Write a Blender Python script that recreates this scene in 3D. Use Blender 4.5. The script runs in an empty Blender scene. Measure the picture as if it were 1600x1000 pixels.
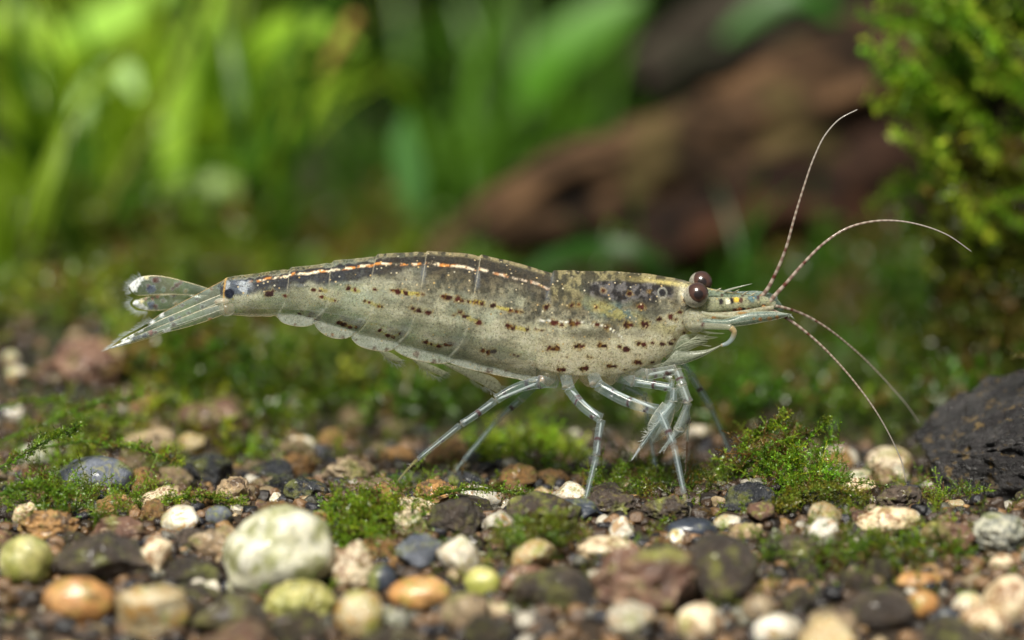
import bpy, math, random
import numpy as np
from mathutils import Vector
random.seed(7)
RNG = np.random.default_rng(7)
S = bpy.context.scene
R = math.radians

# ------------------------------------------------------------------ camera
PITCH = R(8.0)
DIST = 40.0                                   # 1 unit = 100 px of the 1600 px photo at the shrimp
FPX = 4000.0
CAM = np.array([0.0, -DIST*math.cos(PITCH), 2.8 + DIST*math.sin(PITCH)])
cam = bpy.data.cameras.new("camera")
cam.sensor_width = 360.0; cam.lens = 900.0
cam.clip_start = 0.5; cam.clip_end = 400
cam.dof.use_dof = True; cam.dof.focus_distance = DIST - 0.25
cam.dof.aperture_fstop = 0.9/1.42
camo = bpy.data.objects.new("camera", cam); S.collection.objects.link(camo)
camo.location = CAM; camo.rotation_euler = (math.pi/2 - PITCH, 0, 0)
S.camera = camo

# ------------------------------------------------------------------ world and light (an aquarium lit from above)
W = bpy.data.worlds.new("World"); S.world = W; W.use_nodes = True
bg = W.node_tree.nodes['Background']
bg.inputs['Color'].default_value = (0.86, 0.95, 1.0, 1); bg.inputs['Strength'].default_value = 0.23
sun = bpy.data.lights.new("lamp_above", 'SUN'); sun.energy = 6.9; sun.angle = R(14); sun.color = (1.0, 0.95, 0.84)
suno = bpy.data.objects.new("lamp_above", sun); S.collection.objects.link(suno)
suno.rotation_euler = (R(37), R(-13), 0)
S.view_settings.view_transform = 'Standard'; S.view_settings.look = 'None'
S.view_settings.exposure = 0.1; S.view_settings.gamma = 1.0
S.render.engine = 'CYCLES'
S.cycles.max_bounces = 10; S.cycles.transparent_max_bounces = 24
S.cycles.diffuse_bounces = 3; S.cycles.glossy_bounces = 3; S.cycles.transmission_bounces = 4
S.cycles.use_denoising = True
S.cycles.sample_clamp_indirect = 6.0
S.cycles.caustics_reflective = False; S.cycles.caustics_refractive = False

FV = np.array([0, math.cos(PITCH), -math.sin(PITCH)]); UV = np.array([0, math.sin(PITCH), math.cos(PITCH)])
def at(px, py, Y=0.0):
    """world point seen at photo pixel (px, py) on the vertical plane y = Y"""
    px = np.asarray(px, float); py = np.asarray(py, float); Y = np.asarray(Y, float)
    px, py, Y = np.broadcast_arrays(px, py, Y)
    a = (px-800)/FPX; b = (500-py)/FPX
    d = FV + a[..., None]*np.array([1.0, 0, 0]) + b[..., None]*UV
    t = (Y-CAM[1])/d[..., 1]
    return CAM + t[..., None]*d
def pxscale(Y):                               # pixels per unit at depth Y
    return FPX/(DIST*1.0 + Y*math.cos(PITCH))

# ------------------------------------------------------------------ numpy noise
def _hash(i, j, k, s):
    h = (i.astype(np.int64)*374761393 + j.astype(np.int64)*668265263 + k.astype(np.int64)*2147483647 + s*974634777) & 0xffffffff
    h = ((h ^ (h >> 13))*1274126177) & 0xffffffff
    h = ((h ^ (h >> 16))*2246822519) & 0xffffffff
    return ((h ^ (h >> 15)) & 0xffffff)/float(0xffffff)
def vnoise(x, y, z=None, s=0):
    x = np.asarray(x, float); y = np.asarray(y, float); z = np.zeros_like(x) if z is None else np.asarray(z, float)
    xi = np.floor(x); yi = np.floor(y); zi = np.floor(z)
    fx, fy, fz = x-xi, y-yi, z-zi
    fx = fx*fx*(3-2*fx); fy = fy*fy*(3-2*fy); fz = fz*fz*(3-2*fz)
    r = 0
    for a in (0, 1):
        for b in (0, 1):
            for c in (0, 1):
                w = (fx if a else 1-fx)*(fy if b else 1-fy)*(fz if c else 1-fz)
                r = r + w*_hash(xi+a, yi+b, zi+c, s)
    return r
def fbm(x, y, z=None, s=0, o=4):
    r = 0; A = 0.5; t = 0
    for i in range(o):
        r = r + A*vnoise(np.asarray(x)*2**i, np.asarray(y)*2**i, None if z is None else np.asarray(z)*2**i, s+i*17)
        t += A; A *= 0.5
    return r/t
def sstep(a, b, x):
    t = np.clip((x-a)/(b-a), 0, 1); return t*t*(3-2*t)
def lerp(a, b, t): return a + (b-a)*t
def catmull(P, n):
    P = np.asarray(P, float); m = len(P)
    if m == 2:
        u = np.linspace(0, 1, n)[:, None]; return P[0]*(1-u)+P[1]*u
    L = np.r_[0, np.cumsum(np.linalg.norm(np.diff(P[:, :3] if P.shape[1] > 2 else P, axis=0), axis=1))]
    u = np.linspace(0, L[-1], n)
    T = np.gradient(P, L, axis=0)
    k = np.clip(np.searchsorted(L, u, side='right')-1, 0, m-2)
    h = (L[k+1]-L[k]); t = ((u-L[k])/h)[:, None]; h = h[:, None]
    return (2*t**3-3*t**2+1)*P[k] + (t**3-2*t**2+t)*h*T[k] + (-2*t**3+3*t**2)*P[k+1] + (t**3-t**2)*h*T[k+1]

# ------------------------------------------------------------------ mesh helpers
def new_mesh(name, V, F, col=None, mats=(), smooth=True):
    """F: (n,3) or (n,4) int array, or a list of such arrays"""
    V = np.asarray(V, np.float32)
    Fs = F if isinstance(F, (list, tuple)) and isinstance(F[0], np.ndarray) else [F]
    Fs = [np.asarray(f, np.int32) for f in Fs if len(f)]
    me = bpy.data.meshes.new(name)
    me.vertices.add(len(V)); me.vertices.foreach_set('co', V.ravel())
    nl = sum(f.size for f in Fs); npol = sum(len(f) for f in Fs)
    me.loops.add(nl); me.loops.foreach_set('vertex_index', np.concatenate([f.ravel() for f in Fs]))
    me.polygons.add(npol)
    tot = np.concatenate([np.full(len(f), f.shape[1], np.int32) for f in Fs])
    st = np.r_[0, np.cumsum(tot)[:-1]].astype(np.int32)
    me.polygons.foreach_set('loop_start', st)
    me.update(calc_edges=True)
    me.polygons.foreach_set('use_smooth', np.full(npol, smooth))
    if col is not None:
        c = np.asarray(col, np.float32)
        if c.shape[1] == 3: c = np.c_[c, np.ones(len(c), np.float32)]
        a = me.color_attributes.new('pigment', 'FLOAT_COLOR', 'POINT'); a.data.foreach_set('color', c.astype(np.float32).ravel())
    for m in mats: me.materials.append(m)
    return me
def obj(name, me, parent=None, loc=(0, 0, 0), **props):
    o = bpy.data.objects.new(name, me); S.collection.objects.link(o)
    o.location = loc
    if parent is not None: o.parent = parent
    for k, v in props.items(): o[k] = v
    return o
def grid_faces(n, m, wrap=False):
    i = np.arange(n-1)[:, None]; j = np.arange(m if wrap else m-1)[None, :]
    j2 = (j+1) % m
    a = i*m+j; b = i*m+j2; c = (i+1)*m+j2; d = (i+1)*m+j
    return np.stack([a, b, c, d], -1).reshape(-1, 4)
class Bag:
    def __init__(s): s.V = []; s.F3 = []; s.F4 = []; s.C = []; s.n = 0
    def add(s, V, F, C=None):
        V = np.asarray(V, np.float32); F = np.asarray(F, np.int64)
        s.V.append(V); (s.F3 if F.shape[1] == 3 else s.F4).append(F+s.n)
        if C is not None:
            C = np.asarray(C, np.float32)
            if C.ndim == 1: C = np.tile(C, (len(V), 1))
            s.C.append(C)
        s.n += len(V)
    def mesh(s, name, mats=(), smooth=True):
        F = []
        if s.F3: F.append(np.concatenate(s.F3))
        if s.F4: F.append(np.concatenate(s.F4))
        return new_mesh(name, np.concatenate(s.V), F, np.concatenate(s.C) if s.C else None, mats, smooth)
def tube_arrays(P, r, sides=12, flat=1.0, cap=True):
    P = np.asarray(P, float); n = len(P); r = np.broadcast_to(np.asarray(r, float), (n,)).copy()
    T = np.gradient(P, axis=0); T /= np.linalg.norm(T, axis=1)[:, None]+1e-9
    ref = np.array([0.0, 1, 0]) if abs(T[0][1]) < 0.9 else np.array([1.0, 0, 0])
    u = np.cross(T[0], ref); u /= np.linalg.norm(u); Us = [u]
    for k in range(1, n):
        u = Us[-1]-T[k]*np.dot(Us[-1], T[k]); u /= np.linalg.norm(u)+1e-9; Us.append(u)
    U = np.array(Us); B = np.cross(T, U)
    a = np.linspace(0, 2*np.pi, sides, endpoint=False)
    if cap: r[0] *= 0.05; r[-1] *= 0.05
    V = P[:, None]+r[:, None, None]*(np.cos(a)[None, :, None]*U[:, None]+flat*np.sin(a)[None, :, None]*B[:, None])
    return V.reshape(-1, 3), grid_faces(n, sides, True)

# ------------------------------------------------------------------ material helpers
def mat(name):
    m = bpy.data.materials.new(name); m.use_nodes = True
    nt = m.node_tree; b = nt.nodes['Principled BSDF']
    return m, nt, b
def nd(nt, t, **kw):
    n = nt.nodes.new(t)
    for k, v in kw.items():
        if k.startswith('i_'): n.inputs[int(k[2:])].default_value = v
        else: setattr(n, k, v)
    return n
def L(nt, a, b): nt.links.new(a, b)
def ramp(nt, stops, fac, interp='LINEAR'):
    n = nt.nodes.new('ShaderNodeValToRGB'); n.color_ramp.interpolation = interp
    e = n.color_ramp.elements
    while len(e) > 1: e.remove(e[-1])
    e[0].position, e[0].color = stops[0][0], tuple(stops[0][1])+(1,) if len(stops[0][1]) == 3 else stops[0][1]
    for p, c in stops[1:]:
        q = e.new(p); q.color = tuple(c)+(1,) if len(c) == 3 else c
    L(nt, fac, n.inputs[0]); return n.outputs[0]
def noise(nt, scale, detail=4, rough=0.55, dist=0.0, vec=None, off=None):
    n = nd(nt, 'ShaderNodeTexNoise'); n.inputs['Scale'].default_value = scale; n.inputs['Detail'].default_value = detail
    n.inputs['Roughness'].default_value = rough; n.inputs['Distortion'].default_value = dist
    if vec is not None: L(nt, vec, n.inputs['Vector'])
    return n.outputs['Fac']
def mixc(nt, f, a, b, mode='MIX'):
    n = nd(nt, 'ShaderNodeMix', data_type='RGBA', blend_type=mode)
    for s, v in ((n.inputs[0], f), (n.inputs[6], a), (n.inputs[7], b)):
        if hasattr(v, 'is_output'): L(nt, v, s)
        elif isinstance(v, (int, float)): s.default_value = v
        else: s.default_value = tuple(v)+(1,) if len(v) == 3 else v
    return n.outputs[2]
def mth(nt, op, a, b=0.0, c=None, clamp=False):
    n = nd(nt, 'ShaderNodeMath', operation=op); n.use_clamp = clamp
    for i, v in enumerate((a, b) if c is None else (a, b, c)):
        if hasattr(v, 'is_output'): L(nt, v, n.inputs[i])
        else: n.inputs[i].default_value = v
    return n.outputs[0]
def bump(nt, h, strength, dist, bsdf):
    n = nd(nt, 'ShaderNodeBump'); n.inputs['Strength'].default_value = strength; n.inputs['Distance'].default_value = dist
    L(nt, h, n.inputs['Height']); L(nt, n.outputs[0], bsdf.inputs['Normal']); return n
def objvec(nt):
    """object coordinates shifted by a per-object random amount"""
    tc = nd(nt, 'ShaderNodeTexCoord'); oi = nd(nt, 'ShaderNodeObjectInfo')
    va = nd(nt, 'ShaderNodeVectorMath', operation='ADD'); sc = nd(nt, 'ShaderNodeVectorMath', operation='SCALE')
    L(nt, oi.outputs['Random'], sc.inputs[3]); sc.inputs[0].default_value = (37.0, 91.0, 53.0)
    L(nt, tc.outputs['Object'], va.inputs[0]); L(nt, sc.outputs[0], va.inputs[1])
    return va.outputs[0], oi.outputs['Random']

# ---- pebble materials
def pebble_mat(name, cols, spots=None, spot_amt=0.0, rough=0.4, sss=0.0, bumpk=0.35, grain=18.0, algae=0.16, vein=None, pores=0.0):
    m, nt, b = mat(name); v, rnd = objvec(nt)
    n1 = noise(nt, 1.6, 5, 0.6, 0.4, v)
    c = ramp(nt, [(0.3+0.4*i/(max(1, len(cols)-1)), k) for i, k in enumerate(cols)], n1)
    g = noise(nt, grain, 4, 0.7, 0.0, v)
    c = mixc(nt, 0.55, c, ramp(nt, [(0.3, (0.35, 0.35, 0.35)), (0.5, (1, 1, 1)), (0.72, (1.7, 1.65, 1.55))], g), 'MULTIPLY')
    if spots:
        s = noise(nt, 5.5, 4, 0.65, 0.6, v)
        f = ramp(nt, [(0.62-spot_amt*0.2, (0, 0, 0)), (0.66-spot_amt*0.2, (1, 1, 1))], s)
        c = mixc(nt, mth(nt, 'MULTIPLY', f, 0.85), c, spots)
    if vein:
        vo = nd(nt, 'ShaderNodeTexVoronoi', feature='DISTANCE_TO_EDGE'); vo.inputs['Scale'].default_value = 3.2; L(nt, v, vo.inputs['Vector'])
        f = ramp(nt, [(0.0, (1, 1, 1)), (0.05, (0, 0, 0))], vo.outputs['Distance'])
        c = mixc(nt, mth(nt, 'MULTIPLY', f, 0.6), c, vein)
    if algae:
        a = noise(nt, 2.3, 5, 0.6, 0.3, v)
        f = ramp(nt, [(0.56-algae*0.25, (0, 0, 0)), (0.70-algae*0.2, (1, 1, 1))], a)
        c = mixc(nt, mth(nt, 'MULTIPLY', f, 0.8), c, mixc(nt, g, (0.10, 0.12, 0.012), (0.34, 0.36, 0.07)))
    hs = nd(nt, 'ShaderNodeHueSaturation'); L(nt, c, hs.inputs['Color'])
    L(nt, mth(nt, 'MULTIPLY_ADD', rnd, 0.5, 0.72), hs.inputs['Value'])
    c = hs.outputs[0]
    L(nt, c, b.inputs['Base Color'])
    rr = ramp(nt, [(0.35, (rough*0.55,)*3), (0.65, (min(1, rough*1.35),)*3)], noise(nt, 7, 3, 0.6, 0, v))
    L(nt, rr, b.inputs['Roughness'])
    b.inputs['Specular IOR Level'].default_value = 0.65; b.inputs['Coat Weight'].default_value = 0.15; b.inputs['Coat Roughness'].default_value = 0.12
    if sss:
        b.inputs['Subsurface Weight'].default_value = sss; b.inputs['Subsurface Radius'].default_value = (0.5, 0.4, 0.25)
        b.inputs['Subsurface Scale'].default_value = 0.35
    h = mth(nt, 'ADD', mth(nt, 'MULTIPLY', noise(nt, 9, 6, 0.68, 0.3, v), 1.0), mth(nt, 'MULTIPLY', g, 0.35))
    if pores:
        vo = nd(nt, 'ShaderNodeTexVoronoi'); vo.inputs['Scale'].default_value = 7.0; L(nt, v, vo.inputs['Vector'])
        pf = ramp(nt, [(0.12, (0, 0, 0)), (0.32, (1, 1, 1))], vo.outputs['Distance'])
        h = mth(nt, 'ADD', h, mth(nt, 'MULTIPLY', pf, pores))
    bump(nt, h, bumpk, 0.12, b)
    return m
M = {}
M['quartz']  = pebble_mat('white_quartz', [(0.36, 0.31, 0.23), (0.58, 0.54, 0.45), (0.72, 0.70, 0.64)], (0.38, 0.22, 0.08), 0.35, 0.25, 0.5, 0.4, 9)
M['cream']   = pebble_mat('cream_stone', [(0.46, 0.33, 0.18), (0.68, 0.56, 0.38), (0.72, 0.63, 0.48)], (0.20, 0.09, 0.03), 0.55, 0.42, 0.15, 0.45, 12)
M['algae']   = pebble_mat('algae_stained_stone', [(0.62, 0.60, 0.40), (0.82, 0.80, 0.64), (0.88, 0.87, 0.78)], None, 0, 0.4, 0.2, 0.3, 8, algae=0.5)
M['yellow']  = pebble_mat('yellow_green_stone', [(0.20, 0.18, 0.05), (0.42, 0.39, 0.14), (0.60, 0.57, 0.32)], None, 0, 0.4, 0.25, 0.3, 8, algae=0.6)
M['amber']   = pebble_mat('amber_translucent_stone', [(0.20, 0.15, 0.08), (0.42, 0.34, 0.2), (0.48, 0.44, 0.34)], (0.36, 0.19, 0.04), 0.45, 0.25, 0.35, 0.35, 10)
M['orange']  = pebble_mat('orange_stone', [(0.25, 0.11, 0.035), (0.44, 0.22, 0.075), (0.54, 0.34, 0.15)], (0.16, 0.07, 0.03), 0.25, 0.4, 0.1, 0.3, 9)
M['ochre']   = pebble_mat('ochre_rough_stone', [(0.16, 0.08, 0.025), (0.36, 0.19, 0.06), (0.50, 0.30, 0.12)], (0.07, 0.04, 0.02), 0.45, 0.5, 0.0, 0.8, 13)
M['red']     = pebble_mat('red_brown_stone', [(0.05, 0.025, 0.017), (0.125, 0.058, 0.036), (0.24, 0.13, 0.08)], (0.38, 0.26, 0.17), 0.25, 0.5, 0.0, 0.6, 16)
M['brown']   = pebble_mat('dark_brown_stone', [(0.018, 0.013, 0.010), (0.045, 0.032, 0.024), (0.10, 0.07, 0.05)], (0.12, 0.10, 0.03), 0.2, 0.5, 0.0, 0.9, 16)
M['black']   = pebble_mat('black_lava_stone', [(0.010, 0.011, 0.013), (0.022, 0.024, 0.030), (0.055, 0.06, 0.07)], (0.14, 0.11, 0.04), 0.1, 0.3, 0.0, 0.9, 14)
M['slate']   = pebble_mat('blue_grey_stone', [(0.035, 0.042, 0.058), (0.09, 0.105, 0.14), (0.19, 0.21, 0.26)], (0.20, 0.20, 0.11), 0.25, 0.45, 0.0, 0.55, 20)
M['smoothslate'] = pebble_mat('smooth_dark_slate', [(0.015, 0.019, 0.030), (0.030, 0.038, 0.055), (0.05, 0.06, 0.08)], None, 0, 0.4, 0.0, 0.12, 12)
M['grey']    = pebble_mat('speckled_grey_stone', [(0.13, 0.14, 0.12), (0.26, 0.27, 0.24), (0.42, 0.42, 0.36)], (0.62, 0.60, 0.48), 0.55, 0.42, 0.0, 0.8, 22, vein=(0.5, 0.5, 0.36))
M['tan']     = pebble_mat('tan_grit_stone', [(0.15, 0.10, 0.055), (0.30, 0.21, 0.12), (0.50, 0.40, 0.26)], (0.08, 0.05, 0.03), 0.4, 0.4, 0.05, 0.8, 15)
M['lava']    = pebble_mat('porous_lava', [(0.013, 0.012, 0.013), (0.034, 0.031, 0.033), (0.095, 0.088, 0.088)], (0.22, 0.15, 0.06), 0.14, 0.34, 0.0, 1.0, 24, algae=0.0)

M['lava'].node_tree.nodes['Principled BSDF'].inputs['Coat Weight'].default_value = 0.0
def attr_mat(name, rough, spec=0.5, sss=0.0, grain=25, bk=0.5, gmix=0.6):
    m, nt, b = mat(name)
    at_ = nd(nt, 'ShaderNodeAttribute', attribute_name='pigment'); tc = nd(nt, 'ShaderNodeTexCoord')
    g = noise(nt, grain, 4, 0.7, 0, tc.outputs['Object'])
    c = mixc(nt, gmix, at_.outputs['Color'], ramp(nt, [(0.3, (0.35,)*3), (0.5, (1,)*3), (0.72, (1.7,)*3)], g), 'MULTIPLY')
    L(nt, c, b.inputs['Base Color']); b.inputs['Roughness'].default_value = rough
    b.inputs['Specular IOR Level'].default_value = spec
    if bk: bump(nt, g, bk, 0.05, b)
    return m
M['grit'] = attr_mat('gravel_grit', 0.25, 0.6)
M['soil'] = attr_mat('dark_soil', 0.75, 0.3, grain=9, bk=0.9)
M['wall'] = attr_mat('dark_wall', 1.0, 0.0, grain=0.5, bk=0)
M['wood'] = attr_mat('driftwood_bark', 0.9, 0.08, grain=3.0, bk=0.7)

def leaf_mat(name, trans=0.45, rough=0.4, spec=0.4, g=14):
    m, nt, b = mat(name)
    a = nd(nt, 'ShaderNodeAttribute', attribute_name='pigment'); oi = nd(nt, 'ShaderNodeObjectInfo')
    tc = nd(nt, 'ShaderNodeTexCoord')
    c = mixc(nt, 0.5, a.outputs['Color'], ramp(nt, [(0.3, (0.5,)*3), (0.7, (1.6,)*3)], noise(nt, g, 3, 0.6, 0, tc.outputs['Object'])), 'MULTIPLY')
    hs = nd(nt, 'ShaderNodeHueSaturation'); L(nt, c, hs.inputs['Color']); L(nt, mth(nt, 'MULTIPLY_ADD', oi.outputs['Random'], 0.5, 0.75), hs.inputs['Value'])
    c = hs.outputs[0]
    L(nt, c, b.inputs['Base Color']); b.inputs['Roughness'].default_value = rough; b.inputs['Specular IOR Level'].default_value = spec
    t = nd(nt, 'ShaderNodeBsdfTranslucent'); L(nt, mixc(nt, 1.0, c, (1.25, 1.3, 0.7), 'MULTIPLY'), t.inputs['Color'])
    mx = nd(nt, 'ShaderNodeMixShader'); mx.inputs[0].default_value = trans
    L(nt, b.outputs[0], mx.inputs[1]); L(nt, t.outputs[0], mx.inputs[2])
    L(nt, mx.outputs[0], nt.nodes['Material Output'].inputs[0])
    return m
M['leaf'] = leaf_mat('water_plant_leaf'); M['moss'] = leaf_mat('moss_leaf', 0.4, 0.3, 0.6, 30)

# ---- shrimp materials
def chitin(name, rough=0.22, edge=0.75, power=2.2, swirl=0.0, flecks=0.0, coat=0.3, trans=0.3, bk=0.12, gloss=(0.8, 0.1), sss=0.0, rimc=None):
    """translucent shell: colour and density from the 'pigment' attribute, denser where it is seen edge-on"""
    m, nt, b = mat(name); N = nt.nodes
    a = nd(nt, 'ShaderNodeAttribute', attribute_name='pigment'); tc = nd(nt, 'ShaderNodeTexCoord'); v = tc.outputs['Object']
    c = a.outputs['Color']; al = a.outputs['Alpha']
    h = noise(nt, 22, 4, 0.65, 0.5, v)
    if swirl:
        s1 = noise(nt, 10, 2.0, 0.55, 3.8, v)
        line = ramp(nt, [(0.44, (0, 0, 0)), (0.475, (1, 1, 1)), (0.50, (0, 0, 0)), (0.545, (0, 0, 0)), (0.57, (0.8,)*3), (0.595, (0, 0, 0))], s1)
        msk = ramp(nt, [(0.30, (0, 0, 0)), (0.5, (1, 1, 1))], noise(nt, 3.1, 3, 0.6, 0, v))
        line = mth(nt, 'MULTIPLY', line, msk)
        c = mixc(nt, mth(nt, 'MULTIPLY', line, swirl), c, mixc(nt, 1.0, mixc(nt, 1.0, c, (2.1, 2.1, 1.95), 'MULTIPLY'), (0.022, 0.02, 0.014), 'ADD'))
        sp = ramp(nt, [(0.36, (0.25,)*3), (0.46, (0.95,)*3), (0.62, (1.45,)*3)], noise(nt, 27, 3, 0.8, 0.5, v))
        c = mixc(nt, 0.65, c, sp, 'MULTIPLY')
        h = mth(nt, 'ADD', h, mth(nt, 'MULTIPLY', line, 0.6))
    if flecks:
        vo = nd(nt, 'ShaderNodeTexVoronoi'); vo.inputs['Scale'].default_value = 12.5; vo.inputs['Randomness'].default_value = 1; L(nt, v, vo.inputs['Vector'])
        f = ramp(nt, [(0.13, (1, 1, 1)), (0.24, (0, 0, 0))], vo.outputs['Distance'])
        sep = nd(nt, 'ShaderNodeSeparateColor'); L(nt, vo.outputs['Color'], sep.inputs[0])
        on = ramp(nt, [(0.60, (0, 0, 0)), (0.64, (1, 1, 1))], sep.outputs[0])
        f = mth(nt, 'MULTIPLY', mth(nt, 'MULTIPLY', f, on), flecks)
        tint = mixc(nt, sep.outputs[1], (0.85, 0.80, 0.62), (0.72, 0.48, 0.16))
        bw_ = nd(nt, 'ShaderNodeRGBToBW'); L(nt, a.outputs['Color'], bw_.inputs[0]); f = mth(nt, 'MULTIPLY', f, ramp(nt, [(0.008, (0.25,)*3), (0.05, (1, 1, 1))], bw_.outputs[0]))
        c = mixc(nt, f, c, tint)
        vo2 = nd(nt, 'ShaderNodeTexVoronoi'); vo2.inputs['Scale'].default_value = 15; L(nt, v, vo2.inputs['Vector'])
        f2 = ramp(nt, [(0.10, (1, 1, 1)), (0.17, (0, 0, 0))], vo2.outputs['Distance'])
        c = mixc(nt, mth(nt, 'MULTIPLY', f2, 0.75), c, (0.07, 0.04, 0.02))
    if rimc:
        lw0 = nd(nt, 'ShaderNodeLayerWeight'); lw0.inputs[0].default_value = 0.5
        c = mixc(nt, mth(nt, 'MULTIPLY', mth(nt, 'POWER', lw0.outputs['Facing'], 2.6), 0.9), c, rimc)
    L(nt, c, b.inputs['Base Color'])
    b.inputs['Roughness'].default_value = rough; b.inputs['Specular IOR Level'].default_value = 0.2
    if sss:
        b.inputs['Subsurface Weight'].default_value = sss; b.inputs['Subsurface Radius'].default_value = (1.0, 0.85, 0.55); b.inputs['Subsurface Scale'].default_value = 0.28
    b.inputs['Coat Weight'].default_value = coat; b.inputs['Coat Roughness'].default_value = 0.1
    bump(nt, h, bk, 0.06, b)
    tr = nd(nt, 'ShaderNodeBsdfTranslucent'); L(nt, c, tr.inputs['Color'])
    mx0 = nd(nt, 'ShaderNodeMixShader'); mx0.inputs[0].default_value = trans
    L(nt, b.outputs[0], mx0.inputs[1]); L(nt, tr.outputs[0], mx0.inputs[2])
    lw = nd(nt, 'ShaderNodeLayerWeight'); lw.inputs[0].default_value = 0.5
    e = mth(nt, 'MULTIPLY', mth(nt, 'POWER', lw.outputs['Facing'], power), edge)
    fac = mth(nt, 'ADD', al, mth(nt, 'MULTIPLY', e, mth(nt, 'SUBTRACT', 1.0, al)), clamp=True)
    tp = nd(nt, 'ShaderNodeBsdfTransparent'); tp.inputs[0].default_value = (0.96, 0.98, 0.97, 1)
    mx = nd(nt, 'ShaderNodeMixShader'); L(nt, fac, mx.inputs[0]); L(nt, tp.outputs[0], mx.inputs[1]); L(nt, mx0.outputs[0], mx.inputs[2])
    fr = nd(nt, 'ShaderNodeFresnel'); fr.inputs[0].default_value = 1.38; L(nt, b.inputs['Normal'].links[0].from_socket, fr.inputs['Normal'])
    gl = nd(nt, 'ShaderNodeBsdfGlossy'); gl.inputs['Roughness'].default_value = gloss[1]; L(nt, b.inputs['Normal'].links[0].from_socket, gl.inputs['Normal'])
    mg = nd(nt, 'ShaderNodeMixShader'); ge = nd(nt, 'ShaderNodeNewGeometry'); L(nt, mth(nt, 'MULTIPLY', mth(nt, 'MULTIPLY', fr.outputs[0], gloss[0]), mth(nt, 'SUBTRACT', 1.0, ge.outputs['Backfacing'])), mg.inputs[0]); L(nt, mx.outputs[0], mg.inputs[1]); L(nt, gl.outputs[0], mg.inputs[2])
    L(nt, mg.outputs[0], N['Material Output'].inputs[0])
    return m
M['body'] = chitin('speckled_shrimp_shell', 0.5, 0.5, 2.5, 0.95, 0.9, 0.0, 0.2, 0.55, (0.6, 0.12), 0.5)
M['film'] = chitin('clear_fin_membrane', 0.25, 0.35, 2.0, 0.15, 0.0, 0.0, 0.45, 0.03, (0.6, 0.12), 0, (.85, .85, .75))
M['limb'] = chitin('glassy_limb', 0.12, 0.8, 3.2, 0.0, 0.0, 0.0, 0.4, 0.03, (0.6, 0.16), 0, (.60, .67, .70))
M['hair'] = chitin('fine_hair', 0.4, 0.3, 2, 0, 0, 0, 0.5, 0)
m, nt, b = mat('eye_cornea')
a = nd(nt, 'ShaderNodeAttribute', attribute_name='pigment'); tc = nd(nt, 'ShaderNodeTexCoord')
L(nt, a.outputs['Color'], b.inputs['Base Color']); b.inputs['Roughness'].default_value = 0.28
b.inputs['Coat Weight'].default_value = 1.0; b.inputs['Coat Roughness'].default_value = 0.14
bump(nt, noise(nt, 60, 2, 0.5, 0, tc.outputs['Object']), 0.12, 0.01, b)
M['eye'] = m

# ------------------------------------------------------------------ ground
def ground_h(x, Y):
    x = np.asarray(x, float); Y = np.asarray(Y, float)
    h = (fbm(x*0.55+9, Y*0.55, s=3, o=4)-0.5)*0.55*sstep(-13, 2, Y)+(fbm(x*1.7, Y*1.7, s=5, o=3)-0.5)*0.22
    h = h + 1.55*sstep(-2.0, -8.5, x)*sstep(1.5, 10, Y) + 0.8*sstep(3, 12, x)*sstep(7, 18, Y)
    h = h - 0.12 - 0.20*np.clip(-1.3-Y, 0, 6.5)**1.12*sstep(-1.2, -2.2, Y)
    h = h + 0.35*np.exp(-((x-4.3)/1.0)**2-((Y-0.2)/0.9)**2)
    return h
xs = np.r_[np.linspace(-45, -12, 24)[:-1], np.linspace(-12, 12, 170), np.linspace(12, 45, 24)[1:]]
ys = np.r_[np.linspace(-15, 6, 150), np.linspace(6, 80, 80)[1:]]
X, Yg = np.meshgrid(xs, ys, indexing='ij')
Z = ground_h(X, Yg)
nz = fbm(X*2.2, Yg*2.2, s=21, o=4); nz2 = fbm(X*0.5, Yg*0.5, s=22, o=3)
gc = lerp(np.array([0.010, 0.007, 0.005]), np.array([0.045, 0.03, 0.018]), nz[..., None])
gc = lerp(gc, np.array([0.03, 0.05, 0.008]), (sstep(2, 10, Yg)*sstep(0.35, 0.6, nz2))[..., None]*0.8)
me = new_mesh('ground', np.stack([X, Yg, Z], -1).reshape(-1, 3), grid_faces(len(xs), len(ys)), gc.reshape(-1, 3), [M['soil']])
obj('ground', me, kind='structure', label='dark soil bed under the gravel and moss')
me = new_mesh('tank_back_wall', [[-60, 82, -6], [60, 82, -6], [60, 82, 34], [-60, 82, 34], [-60, 83, -6], [60, 83, -6], [60, 83, 34], [-60, 83, 34]],
              [[0, 1, 2, 3], [5, 4, 7, 6], [4, 0, 3, 7], [1, 5, 6, 2], [3, 2, 6, 7], [4, 5, 1, 0]], np.tile([0.004, 0.006, 0.003], (8, 1)), [M['wall']], False)
obj('tank_wall', me, kind='structure', label='dark back wall of the tank behind the plants')

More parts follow.
